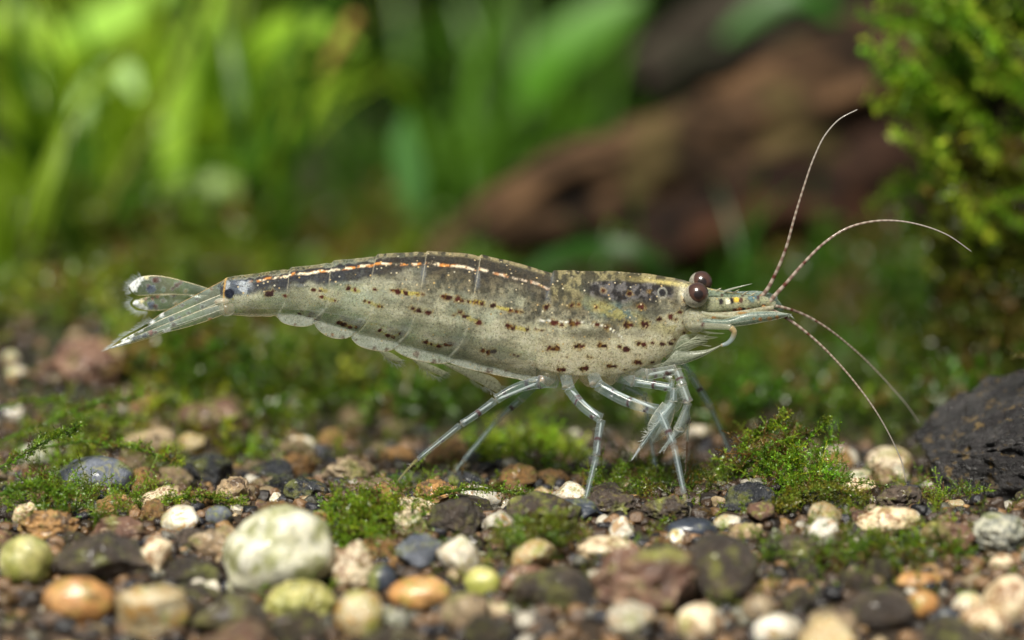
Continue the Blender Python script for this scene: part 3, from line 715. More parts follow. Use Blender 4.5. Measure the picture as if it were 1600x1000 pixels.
# ------------------------------------------------------------------ background plants
def blade_mesh(length, width, curl, twist, seed, tint):
    rg = np.random.default_rng(seed); n = 22; t = np.linspace(0, 1, n)
    ang = curl*t**1.6; ds = length/(n-1)
    x = np.cumsum(np.sin(ang))*ds; z = np.cumsum(np.cos(ang))*ds
    w = width*np.sin(np.pi*np.clip(0.10+0.9*t, 0, 1))**0.6*(1-0.2*t); tw = twist*t+rg.uniform(-.3, .3)
    V = []
    for j, u in enumerate((-1, -0.5, 0, 0.5, 1)):
        off = u*w/2
        V.append(np.stack([x+np.sin(tw)*off*0.3 + (abs(u)*0.06*w)*np.cos(ang), off*np.cos(tw*0.5), z-(abs(u)*0.06*w)*np.sin(ang)+np.sin(tw)*off*.2], -1))
    V = np.stack(V, 1).reshape(-1, 3)
    c = np.tile(np.array(tint), (len(V), 1))*(0.8+0.4*vnoise(V[:, 2]*1.2, V[:, 1]*3, s=seed))[:, None]
    c = c.reshape(n, 5, 3); c[:, 2] *= 0.75; c[-3:] *= np.array([1.3, 1.0, .6])
    return new_mesh('leaf', V, grid_faces(n, 5), c.reshape(-1, 3), [M['leaf']])
TINT = {'lime': (0.25, 0.38, 0.022), 'mid': (0.07, 0.165, 0.012), 'dark': (0.03, 0.10, 0.008), 'olive': (0.20, 0.24, 0.03)}
BL = {}
for tn, tv in TINT.items():
    BL[tn] = [blade_mesh(9.5*s, 0.46*w, c, tw, 400+i, tv) for i, (s, w, c, tw) in enumerate([(1, 1, 1.0, 1.6), (.85, 1.4, 1.7, -1.8), (1.1, .8, .6, 2.2), (.65, 1.5, 2.3, .9), (.95, .9, 1.3, -2.5)])]
PLN = 0
def plant(px, Y, n, tint, label, size=1.0, spread=1.0):
    k = pxscale(Y); x = (px-800)/k; z = float(ground_h(x, Y))-.1
    e = obj('grass_plant', None, loc=(x, Y, z), label=label, category='water plant', group='tall grass plants behind the shrimp')
    for i in range(n):
        l = obj('leaf', BL[tint][random.randrange(5)], e, (random.uniform(-.25, .25), random.uniform(-.25, .25), 0))
        l.rotation_euler = (random.uniform(-.15, .15)*spread, random.uniform(-.25, .3)*spread, random.uniform(0, 6.28)); s_ = size*random.uniform(.65, 1.1); l.scale = (s_, s_, s_)
        if i == 0 and tint == 'olive': l['label'] = 'olive brown ageing leaf'
    return e
PL = [(10, 22, 'lime', 'left edge of the picture'), (70, 30, 'lime', 'upper left corner'), (120, 19, 'mid', 'left, behind the brown stone'), (175, 27, 'lime', 'left of the dark stem'),
      (235, 33, 'lime', 'left, above the tail fan'), (290, 24, 'lime', 'behind the tail fan'), (335, 36, 'lime', 'far left of the dark gap'), (385, 29, 'lime', 'just left of the dark gap'),
      (60, 40, 'mid', 'far back at the left edge'), (200, 42, 'mid', 'far back at left'), (320, 44, 'mid', 'far back behind the tail'), (425, 44, 'dark', 'far back at the dark gap'),
      (585, 35, 'dark', 'right of the dark gap'), (640, 38, 'mid', 'above the middle of the abdomen'), (700, 27, 'mid', 'above the abdomen, left of the driftwood'), (755, 36, 'mid', 'left end of the driftwood'),
      (820, 41, 'mid', 'behind the driftwood, left part'), (880, 44, 'mid', 'top centre behind the driftwood'), (935, 46, 'mid', 'top centre right behind the driftwood'), (560, 45, 'dark', 'far back right of the dark gap'),
      (690, 46, 'dark', 'far back above the abdomen'), (1010, 50, 'dark', 'far back above the driftwood'), (20, 14, 'lime', 'lower left edge behind the mossy bank'), (400, 20, 'mid', 'behind the rear abdomen')]
for i, (px, Y, tn, wh) in enumerate(PL):
    plant(px, Y, 13 if tn != 'dark' else 6, tn, {'lime': 'bright lime', 'mid': 'mid green', 'dark': 'dark green'}[tn]+' long leaved blurred water plant, '+wh, 1.0, 1.7)
for (px, Y, tn, sz, wh) in [(930, 13, 'dark', .28, 'before the driftwood, above the carapace'), (1130, 17, 'dark', .42, 'left of the upper antenna'), (1190, 18, 'dark', .45, 'behind the upper antennae'),
                            (1290, 20, 'dark', .5, 'between the antennae and the mossy stump'), (1020, 17, 'dark', .35, 'behind the head'), (1400, 16, 'dark', .4, 'left of the mossy stump foot'), (1060, 24, 'dark', .5, 'under the driftwood')]:
    plant(px, Y, 7, tn, 'short green blurred grass tuft '+wh, sz, 1.8)
# single arching leaves and stems that read on their own
def ribbon(pts, w, tint, name, label, cat):
    P = catmull(np.array([at(*p) for p in pts]), 40); n = len(P); T = np.gradient(P, axis=0); T /= np.linalg.norm(T, axis=1)[:, None]
    view = np.array([0, -1, 0.45]); s = np.cross(T, view); s /= np.linalg.norm(s, axis=1)[:, None]; nn = np.cross(s, T)
    t = np.linspace(0, 1, n); ww = w*(np.sin(np.pi*(0.08+0.9*t))**.6)
    V = np.stack([P+s*(u*ww)[:, None]-nn*(abs(u)*.15*ww)[:, None] for u in (-1, -.5, 0, .5, 1)], 1).reshape(-1, 3)
    c = np.tile(np.array(tint), (len(V), 1))
    return obj(name, new_mesh(name, V, grid_faces(n, 5), c, [M['leaf']]), label=label, category=cat)
ribbon([(365, 330, 24), (372, 180, 24), (395, 80, 23.5), (460, 42, 23), (520, 50, 22.5), (560, 75, 22)], 0.42, (0.26, 0.45, 0.03), 'arching_leaf', 'bright arching leaf curving right at the top left, before the dark gap', 'leaf')
ribbon([(260, 320, 22), (275, 200, 22), (290, 90, 22), (330, 0, 22), (350, -60, 22)], 0.35, (0.3, 0.48, 0.05), 'upright_leaf', 'bright upright leaf left of the arching leaf', 'leaf')
ribbon([(648, 330, 25), (640, 270, 25), (632, 220, 25), (636, 180, 25)], 0.34, (0.15, 0.36, 0.10), 'short_leaf', 'blue green short upright leaf above the middle of the abdomen', 'leaf')
ribbon([(820, 430, 15), (880, 398, 15.5), (940, 388, 16), (1000, 392, 16), (1040, 415, 16)], 0.24, (0.03, 0.095, 0.01), 'low_arching_leaf', 'low arching green leaf over the carapace', 'leaf')
ribbon([(820, 160, 38), (860, 90, 38), (920, 40, 38), (1000, -10, 38)], 0.75, (0.12, 0.34, 0.02), 'broad_leaf', 'broad blurred leaf at top centre', 'leaf')
ribbon([(1130, 60, 30), (1180, 20, 30), (1240, -10, 30), (1330, 40, 30)], 0.3, (0.04, 0.16, 0.01), 'hanging_leaf', 'dark green leaf hanging from the top right over the driftwood', 'leaf')
ribbon([(60, 120, 26), (120, 60, 26), (190, 20, 26), (270, -20, 26)], 0.5, (0.34, 0.60, 0.06), 'broad_leaf', 'bright broad leaf crossing the upper left corner', 'leaf')  # accent leaves from here on: highlights put into pale leaf colours
ribbon([(110, 210, 24), (150, 130, 24), (190, 110, 23.6), (215, 150, 23)], 0.28, (0.42, 0.62, 0.22), 'pale_leaf', 'bent leaf with a painted pale sheen at upper left between the two stems', 'leaf')  # the sheen is only the pale tint
ribbon([(-20, 60, 25), (20, 30, 25), (80, 60, 25), (110, 110, 25)], 0.45, (0.40, 0.62, 0.05), 'bent_leaf', 'yellow green bent leaf at the left edge, near the top', 'leaf')
ribbon([(240, 330, 23), (280, 300, 23), (340, 290, 23), (400, 320, 23)], 0.35, (0.40, 0.60, 0.14), 'low_leaf', 'pale low leaf above the tail segment', 'leaf')
def stick(pts, r0, r1, cols, name, label, cat, m='wood'):
    P = catmull(np.array([at(*p) for p in pts]), 60); rr = np.linspace(r0, r1, 60)*(1+0.15*np.sin(np.arange(60)*.9))
    V, F = tube_arrays(P, rr, 12); V += (fbm(V[:, 0]*3, V[:, 1]*3, V[:, 2]*3, 3, 2)-.5)[:, None]*.1
    f = fbm(V[:, 0]*2, V[:, 1]*2, V[:, 2]*2, 31, 3)[:, None]
    obj(name, new_mesh(name, V, F, lerp(np.array(cols[0]), np.array(cols[1]), f), [M[m]]), label=label, category=cat)
stick([(350, 400, 21), (390, 290, 21), (440, 190, 21), (520, 90, 21), (560, 20, 21)], 0.17, 0.14, ((0.22, 0.12, 0.04), (0.34, 0.24, 0.06)), 'plant_stem', 'tan blurred plant stem leaning right at upper left', 'stem')
stick([(90, 480, 19), (150, 360, 19), (220, 220, 19), (300, 60, 19), (330, -20, 19)], 0.13, 0.10, ((0.06, 0.08, 0.015), (0.14, 0.16, 0.03)), 'plant_stem', 'dark olive blurred plant stem leaning right at far left', 'stem')

# driftwood
def log(pts, radii, seed, cols, parent=None, name='driftwood', label=None, rough=0.42):
    P = catmull(np.array([at(*p) for p in pts]), 160); rr = np.interp(np.linspace(0, 1, 160), np.linspace(0, 1, len(radii)), radii)
    V, F = tube_arrays(P, rr, 64)
    C = np.repeat(P, 64, axis=0); N = V-C; N /= np.linalg.norm(N, axis=1)[:, None]+1e-9
    th = np.tile(np.linspace(0, 2*np.pi, 64, endpoint=False), 160); s = np.repeat(np.linspace(0, 1, 160), 64)
    L_ = np.linalg.norm(P[-1]-P[0])
    ridge = fbm(np.cos(th)*2.4+seed, np.sin(th)*2.4, s*L_*0.22, seed, 4)-0.5
    lum = fbm(np.cos(th)*1.0+seed, np.sin(th)*1.0, s*L_*0.45, seed+4, 3)-0.5
    R_ = np.repeat(rr, 64)
    V = V+N*((ridge*1.0*rough*2+lum*rough*2.2)*R_)[:, None]
    f = (sstep(.32, .72, fbm(V[:, 0]*1.3, V[:, 1]*1.3, V[:, 2]*2.2, seed+9, 3))*.65+np.clip(.5+ridge*3, 0, 1)*.35)[:, None]**1.4; c = lerp(np.array(cols[0]), np.array(cols[1]), f)
    g = sstep(.56, .68, fbm(V[:, 0]*.6, V[:, 1]*.6, V[:, 2]*.6, seed+7, 3))[:, None]; c = lerp(c, np.array(cols[2]), g*.8)
    o = obj(name, new_mesh(name, V, F, c, [M['wood']]), parent)
    if label: o['label'] = label
    if parent is None: o['category'] = 'driftwood'
    return o
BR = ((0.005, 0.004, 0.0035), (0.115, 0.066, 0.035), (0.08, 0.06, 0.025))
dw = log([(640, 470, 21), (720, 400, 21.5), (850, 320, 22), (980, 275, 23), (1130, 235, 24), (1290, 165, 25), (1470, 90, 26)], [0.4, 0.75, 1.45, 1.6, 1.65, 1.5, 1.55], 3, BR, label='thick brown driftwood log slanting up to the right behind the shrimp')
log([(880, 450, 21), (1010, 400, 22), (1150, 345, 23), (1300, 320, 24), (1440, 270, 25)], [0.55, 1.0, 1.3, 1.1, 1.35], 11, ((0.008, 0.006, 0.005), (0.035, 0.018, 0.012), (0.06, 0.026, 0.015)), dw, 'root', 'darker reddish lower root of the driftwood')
log([(1000, 130, 34), (1200, 20, 35), (1400, -60, 36)], [1.0, 1.2, 1.4], 19, ((0.012, 0.010, 0.008), (0.05, 0.04, 0.03), (0.03, 0.03, 0.02)), None, 'driftwood_branch', 'dark driftwood branch at top right behind the log')
for o in S.objects:
    if o.name.startswith('root'): o.parent = dw
# mossy stump at right
st = log([(1570, 640, 9), (1560, 520, 9.2), (1565, 400, 9.4), (1590, 250, 9.6), (1610, 60, 9.8), (1620, -90, 10)], [1.3, 1.15, 1.1, 1.2, 1.5, 1.7], 23, ((0.008, 0.007, 0.004), (0.035, 0.03, 0.014), (0.035, 0.05, 0.01)), None, 'mossy_stump', 'dark upright mossy wood stump at the right edge')
def stem_plant(pts, label, leaf_len=0.26, n=30, tint=(0.12, 0.30, 0.02)):
    """leafy stem with rounded leaves in whorls"""
    P = catmull(np.array([at(*p) for p in pts]), n); B = Bag(); V, F = tube_arrays(P, np.linspace(.045, .02, n), 5); B.add(V, F, np.r_[np.array(tint)*.7, 1])
    T = np.gradient(P, axis=0); T /= np.linalg.norm(T, axis=1)[:, None]
    for i in range(1, n):
        for j in range(6):
            q = np.array([random.gauss(0, 1), random.gauss(0, 1), random.gauss(0, 1)]); q -= T[i]*np.dot(q, T[i]); q /= np.linalg.norm(q)
            d = q+T[i]*.5; d /= np.linalg.norm(d); s = np.cross(d, T[i]); s /= np.linalg.norm(s)+1e-9; nn = np.cross(s, d)
            l = leaf_len*random.uniform(.6, 1.15)*(1-.3*i/n)
            pts_ = [P[i], P[i]+d*l*.3+s*l*.15+nn*.03*l, P[i]+d*l*.72+s*l*.15+nn*.0, P[i]+d*l-nn*.12*l, P[i]+d*l*.72-s*l*.15, P[i]+d*l*.3-s*l*.15+nn*.03*l]
            c = np.array(tint)*random.uniform(.6, 1.5)*np.array([random.uniform(.8, 1.4), 1, 1])
            B.add(np.array(pts_), np.array([[0, 1, 2, 3], [0, 3, 4, 5]]), np.r_[c, 1])
    return B
def bush_stem(i):
    x0 = random.uniform(1400, 1640); y0 = random.uniform(-40, 330) if x0 < 1500 else random.uniform(-40, 400); Y = 8.4+random.uniform(-1.6, 1.2)
    dx = random.uniform(-110, 60) if x0 > 1450 else random.uniform(-60, 10); dy = random.uniform(-110, 60)
    return [(x0+60, y0+70, 9.0), (x0+30, y0+30, Y+.4), (x0, y0, Y), (x0+dx*.6, y0+dy*.7, Y-.2), (x0+dx, y0+dy, Y-.3)]
places = ['upper edge of the bush', 'left fringe of the bush', 'middle of the bush', 'right edge of the bush', 'lower hanging edge of the bush']
for i in range(75):
    bst = bush_stem(i); B = stem_plant(bst, '', 0.27, 17, (0.15, 0.31, 0.015) if random.random() < .65 else (0.27, 0.40, 0.03))
    tx, ty = bst[-1][0], bst[-1][1]; c_ = 'left fringe' if tx < 1430 else ('left half' if tx < 1500 else ('right half' if tx < 1570 else 'right edge'))
    r_ = 'topmost row' if ty < -20 else ('upper part' if ty < 60 else ('middle' if ty < 150 else ('lower part' if ty < 240 else 'bottom')))
    lab = f'small leaved sprig with its tip at the {c_} of the bush, {r_}'
    obj('leafy_sprig', B.mesh('leafy_sprig', [M['leaf']]), label=lab, category='water plant', group='sprigs: '+lab)
for k_, (a_, lab) in enumerate([([(1480, 230, 8.5), (1465, 250, 8.2), (1452, 275, 8), (1440, 300, 7.9)], 'lowest drooping sprig hanging from the left of the leafy bush'),
                        ([(1450, 150, 8.5), (1400, 120, 8.2), (1370, 100, 8), (1350, 80, 7.9)], 'sprig reaching farthest left from the leafy bush'),
                        ([(1450, 60, 8.5), (1400, 40, 8.2), (1370, 30, 8), (1345, 20, 7.9)], 'uppermost left sprig of the leafy bush')]):
    B = stem_plant(a_, '', 0.26, 16, (0.14, 0.33, 0.015)); obj('leafy_sprig', B.mesh('leafy_sprig', [M['leaf']]), label=lab, category='water plant', group='small leaved sprigs over the mossy stump')
# moss hanging on the stump
sp = []
for i in range(700):
    y = random.uniform(230, 640); x = random.uniform(1475, 1640); p = at(x, y, 8.3+random.uniform(-.3, .5))
    sp.append((*p, random.uniform(.4, .9), (random.uniform(-1, .4), random.uniform(-1, -.1), random.uniform(-.8, .6))))
B = clump_bag(sp, (0.10, 0.135, 0.016), SPR_LO); o = obj('hanging_moss', B.mesh('hanging_moss', [M['moss']], False), st, kind='stuff', label='dark olive moss hanging on the stump')
# sprigs on the lava rock top
moss_top = clump_bag([(*(at(1592, 562, 0.9)+np.array([random.uniform(-.18, .18), random.uniform(-.1, .1), 0])), .2, (random.uniform(-1, 1), random.uniform(-1, 1), .7)) for i in range(14)], (0.16, 0.17, 0.05), SPR_HI)
obj('moss_clump', moss_top.mesh('moss_clump', [M['moss']], False), label='tiny pale moss tuft on top of the lava rock', category='moss')

#SHRIMP
# ------------------------------------------------------------------ the shrimp
TX = [345, 352, 375, 400, 452, 515, 560, 585, 620, 675, 720, 760, 800, 840, 862, 885, 960, 1010, 1035, 1060, 1085, 1100]
TY = [443, 434, 430, 427, 420.5, 410, 404, 400, 396.5, 393.5, 396, 401.5, 409, 420, 427, 428, 429, 432, 435, 438, 443, 449]
BX = [345, 352, 365, 400, 450, 500, 560, 620, 700, 760, 800, 850, 870, 920, 960, 1000, 1030, 1050, 1065, 1080, 1100]
BY = [482, 490, 493, 494, 495, 507, 526, 541, 562, 577, 587, 597, 600, 600, 597, 590, 574, 555, 532, 520, 500]
def _sm(X_, Y_, x):
    g = np.linspace(340, 1105, 766); y = np.interp(g, X_, Y_); k = np.ones(9)/9; yp = np.convolve(np.pad(y, 4, 'edge'), k, 'valid'); return np.interp(x, g, yp)
top = lambda x: _sm(TX, TY, x); bot = lambda x: _sm(BX, BY, x)
def halfw(x):
    h = (bot(x)-top(x))/2/100
    return h*np.interp(x, [345, 450, 600, 860, 1000, 1060, 1100], [.80, .78, .68, .62, .60, .62, .55])
def surfY(px, py, lift=0.02):
    """depth of the near flank at a photo pixel (negative is towards the camera)"""
    t_, b_ = top(px), bot(px); u = np.clip(((py-(t_+b_)/2)/((b_-t_)/2)), -.995, .995)
    return -(halfw(px)*(1-np.abs(u)**2.3)**(1/2.0)+lift)
shrimp = obj('shrimp', None, loc=(0, 0, 0), label='translucent grey green shrimp with rows of dark red spots standing on the gravel', category='shrimp')
# segment borders: x of the hind edge as a function of py
SEAMS = [([(405, 455), (430, 453), (470, 447), (495, 432)]), ([(395, 590), (430, 583), (470, 586), (500, 574), (530, 546)]), ([(395, 667), (430, 662), (470, 655), (510, 640), (545, 610)]),
         ([(395, 752), (440, 744), (480, 736), (520, 725), (570, 690)]), ([(405, 521), (430, 517), (470, 515), (495, 492)])]
CAR = [(420, 866), (440, 862), (460, 854), (480, 846), (495, 838), (520, 838), (560, 840), (600, 842)]
def seamx(sm, y):
    a = np.array(sm, float); C_ = catmull(a, 60); return np.interp(y, C_[:, 0], C_[:, 1])
nx, nr = 560, 210
gx = np.linspace(346, 1100, nx); th = np.linspace(0, 2*np.pi, nr, endpoint=False)+0.5*np.pi/nr
PX = np.repeat(gx[:, None], nr, 1); st_, ct_ = np.sin(th)[None], np.cos(th)[None]
tp, bt = top(gx)[:, None], bot(gx)[:, None]; hh = (bt-tp)/2; cc = (bt+tp)/2
PY = cc-hh*np.sign(st_)*np.abs(st_)**0.92
u_ = (PY-cc)/hh
YY = halfw(gx)[:, None]*(np.clip(1-np.abs(u_)**2.3, 0, 1)**.5)*np.sign(-ct_)
YY *= 1-0.10*np.clip(-u_, 0, 1)
off = np.zeros_like(PX)
for sm in SEAMS:
    xs_ = seamx(sm, PY); d = PX-xs_
    off += 0.022*sstep(-2.0, 1.2, d)*np.exp(-np.clip(d, 0, None)/26)-0.012*np.exp(-((d+4)/4.0)**2)
xc_ = np.interp(PY, [a for a, _ in CAR], [b for _, b in CAR]); dc = PX-xc_
off += 0.05*sstep(-2.5, 1.5, dc)*sstep(1100, 1000, PX)
# lower rim of the carapace
rim = np.interp(PX, [840, 860, 900, 940, 975, 1020, 1045, 1058, 1075], [569, 573, 579, 581, 574.5, 560, 547, 534, 516])
off -= 0.06*sstep(-1.2, 1.8, PY-rim)*(dc > -3)
# rows of leg bases under the rim
cox = np.abs(np.sin((PX-838)/33*np.pi/1.0))
off += np.where((PY > rim+2) & (PX > 845) & (PX < 1040), (cox-0.6)*0.14, 0)
# relief of the carapace
off += 0.03*(fbm(PX/26, PY/26, s=71, o=3)-.5)
gro = np.interp(PX, [840, 862, 900, 932, 952, 972], [493, 494, 496, 499, 506, 520])
off -= np.where((PX > 842) & (PX < 972), 0.012*np.exp(-((PY-gro)/1.6)**2), 0)
off *= np.sin(np.clip((PX-346)/12, 0, 1)*np.pi/2)*np.clip((1100-PX)/12, 0, 1)
base = at(PX, PY, 0.0); base[..., 1] = YY
dz = -(PY-cc)/hh; nrm = np.stack([0*PX, YY/(halfw(gx)[:, None]**2+1e-6)*1, dz/(hh/100)], -1); nrm /= np.linalg.norm(nrm, axis=-1)[..., None]+1e-9
Vb = base+nrm*off[..., None]
# ---- pigment
n1 = fbm(PX/22, PY/22, s=41, o=4); n2 = fbm(PX/7, PY/7, s=42, o=3); n3 = fbm(PX/3.0, PY/3.0, s=43, o=2)
side = (YY > 0)*13.0
v_ = (PY-tp)/(bt-tp)
pale = np.array([.68, .67, .51]); col = np.ones(PX.shape+(3,))*pale
col = lerp(col, np.array([.87, .78, .54]), (sstep(560, 900, PX)*sstep(.40, .9, v_))[..., None])       # creamy thorax
# muscle blocks and haze of the flesh seen through the shell
seg = np.zeros_like(PX)
for sm in SEAMS: seg += np.exp(-((PX-seamx(sm, PY)-14)/15)**2)
flesh = fbm(PX/34+PY/60, PY/13-PX/90, s=88, o=4)
col = col*(0.62+.55*sstep(.30, .66, flesh))[..., None]
col = lerp(col, col*np.array([.62, .72, .76]), (sstep(.35, .7, fbm(PX/40, PY/22, s=89, o=3))*sstep(900, 760, PX)*.8)[..., None])
col = col*(1-.28*np.clip(seg, 0, 1)*(PX < 860))[..., None]
upper = sstep(.74, .22, v_+(n1-.5)*.45+(n2-.5)*.25)*sstep(540, 700, PX)
col = lerp(col, lerp(np.array([.014, .011, .008]), np.array([.105, .084, .048]), sstep(.35, .65, n2)[..., None]), (upper*.90)[..., None])
AL = np.interp(PX, [346, 420, 520, 640, 800, 1000, 1080, 1100], [.26, .27, .32, .44, .58, .66, .58, .42])*np.ones_like(PX)
AL = lerp(AL, np.interp(PX, [346, 500, 700, 860, 1100], [.22, .22, .34, .60, .55]), sstep(.5, .95, v_))
AL = lerp(AL, 0.95, upper*.9)
ORX = [378, 395, 420, 452, 500, 540, 585, 640, 675, 720, 755, 800, 840, 862]; ORY = [444, 438, 433, 429, 422, 417.5, 411, 409, 408.5, 413, 419, 429, 440, 450]
yo = np.interp(PX, ORX, ORY); dl = PY-yo+(n2-.5)*3
isab = (dc < 0)*sstep(385, 398, PX)
dark1 = sstep(2.5, -2, dl)*sstep(0, 5, PY-tp-1.5+(n2-.5)*6)*(dc < 0)
navy = np.array([.018, .020, .034])
drk = lerp(navy, np.array([.024, .020, .017]), (sstep(480, 660, PX)*.8+.4*sstep(.45, .7, n2)).clip(0, 1)[..., None]); col = lerp(col, drk, (dark1*np.interp(PX, [352, 600, 700, 860], [.9, .9, .72, .55])*(1.12+.5*(n2-.4)))[..., None].clip(0, .985)); AL = lerp(AL, .95, dark1)
bw = np.interp(PX, [352, 450, 560, 620, 700, 862], [16, 19, 17, 14, 12, 12])
dark2 = sstep(bw+13, bw-9, dl+(n1-.5)*22+(n2-.5)*10)*sstep(-1, 2.5, dl)*(dc < 0)*np.interp(PX, [350, 600, 660, 862], [.95, .92, .72, .62])
col = lerp(col, lerp(navy*1.1, np.array([.040, .034, .030]), (sstep(500, 680, PX)*.8+.5*sstep(.45, .7, n2)).clip(0, 1)[..., None]), (dark2*(1.15+.6*(n2-.5)))[..., None].clip(0, .97)); AL = lerp(AL, .95, dark2)
# pale worn patches in the front of the tail segment
ln = sstep(2.9, .4, np.abs(dl+(fbm(PX/12, PY/40, s=45, o=2)-.5)*3))*isab*sstep(.36, .50, n3*.45+fbm(PX/8, PY/8, s=46, o=2)*.55)
lc = lerp(np.array([.62, .25, .06]), np.array([.86, .74, .56]), sstep(.44, .56, fbm(PX/9, PY/6, s=44, o=3))[..., None])
lc = lerp(lc, np.array([.55, .42, .35]), sstep(680, 860, PX)[..., None]*.5)
col = lerp(col, lc, (ln*np.interp(PX, [380, 640, 862], [.95, .95, .8]))[..., None]); AL = np.maximum(AL, ln*.95)
blu = sstep(352, 358, PX)*sstep(404, 384, PX)*sstep(433, 438, PY)*sstep(462, 452, PY); col = lerp(col, lerp(np.array([.10, .12, .16]), np.array([.42, .46, .52]), sstep(.42, .62, n2)[..., None]), (blu*.85)[..., None])
# golden top rim
rimt = sstep(5.5, 1.0, PY-tp)*np.interp(PX, [346, 500, 1040, 1100], [.8, .6, .7, .5])
col = lerp(col, lerp(np.array([.05, .045, .03]), np.array([.36, .30, .16]), sstep(.4, .6, n2)[..., None]), rimt[..., None])
# blue grey windows at the seams near the top
for (cx, cy, rx, ry) in ((663, 421, 5, 14), (747, 432, 4.5, 15), (864, 437, 4.5, 11), (856, 462, 5, 16), (476, 443, 16, 3)):
    f = sstep(1.35, .3, np.hypot((PX-cx)/rx, (PY-cy)/ry)); col = lerp(col, np.array([.17, .19, .22]), (f*.55)[..., None])
# carapace
ci = sstep(-1, 2, dc)
patch = sstep(900, 930, PX+(n1-.5)*50)*sstep(1062, 1046, PX+(n2-.5)*8)*sstep(437, 441, PY)*sstep(474, 462, PY+(n1-.5)*22-np.interp(PX, [900, 1000, 1060], [-4, 2, -6]))
c2 = lerp(np.array([.022, .020, .022]), np.array([.12, .115, .12]), sstep(.42, .66, n2)[..., None])
patch = patch*sstep(.22, .42, n1*.6+n2*.4+.06*np.clip((PX-905)/30, -1, 1)); col = lerp(col, c2, (patch*ci)[..., None]); AL = np.maximum(AL, patch*ci*.97)
teal = sstep(.35, .6, fbm(PX/24+PY/30, PY/16-PX/60, s=47, o=3))*np.exp(-((PX-945)/42)**2-((PY-470-(PX-930)*.25)/17)**2)*ci
col = lerp(col, np.array([.10, .16, .16]), (np.clip(teal*1.5, 0, .85)*(1-patch))[..., None])
yel = sstep(.42, .56, fbm(PX/16-PY/20, PY/10+PX/28, s=48, o=3))*(np.exp(-((PX-962)/46)**2-((PY-480-(PX-950)*.33)/10)**2)+.8*np.exp(-((PX-1050)/22)**2-((PY-505)/13)**2))*ci
col = lerp(col, np.array([.40, .34, .09]), np.clip(yel*.9, 0, .55)[..., None])
smear = np.exp(-((PX-915)/42)**2-((PY-514)/8.5)**2)*(.6+.9*(n1-.3)); col = lerp(col, np.array([.075, .075, .055]), np.clip(smear*1.25, 0, .95)[..., None])
goldt = np.exp(-((PY-tp-6)/3.0)**2)*sstep(955, 1000, PX); col = lerp(col, np.array([.62, .52, .20]), np.clip(goldt*.8, 0, 1)[..., None])
whi = np.exp(-((PX-1066)/9)**2-((PY-457)/13)**2); col = lerp(col, np.array([.72, .68, .52]), np.clip(whi*.9, 0, 1)[..., None])
cre = ci*sstep(500, 550, PY+(n1-.5)*20); col = lerp(col, np.array([.88, .79, .54]), (cre*.4)[..., None])
ud = ci*sstep(478, 448, PY+(n1-.5)*30)*sstep(1064, 1040, PX)*(1-patch); col = lerp(col, lerp(np.array([.05, .046, .028]), np.array([.25, .22, .11]), sstep(.4, .65, n2)[..., None]), (ud*.72)[..., None])
# fine light lines: carapace groove, rim, seams
def line(d, w, c, k):
    global col, AL
    f = sstep(w, w*.35, np.abs(d))*k; col = lerp(col, np.array(c), f[..., None]); AL = np.maximum(AL, f*.95)
line(PY-gro, 1.4, (.85, .85, .78), ((PX > 842) & (PX < 972))*sstep(.3, .5, n2)*1.0)
line(PY-rim, 1.2, (.66, .52, .30), (dc > 0)*.9)
line(dc, 1.3, (.50, .45, .32), sstep(500, 520, PY)*.6)
for sm in SEAMS:
    xs_ = seamx(sm, PY); line(PX-xs_, 1.2, (.50, .46, .34), .45*np.ones_like(PX))
line(PX-352-np.abs(PY-460)*.05, 2.0, (.55, .32, .10), np.ones_like(PX)*.9)
line(PY-bt+1.5, 1.6, (.85, .74, .5), (PX < 560)*.9)
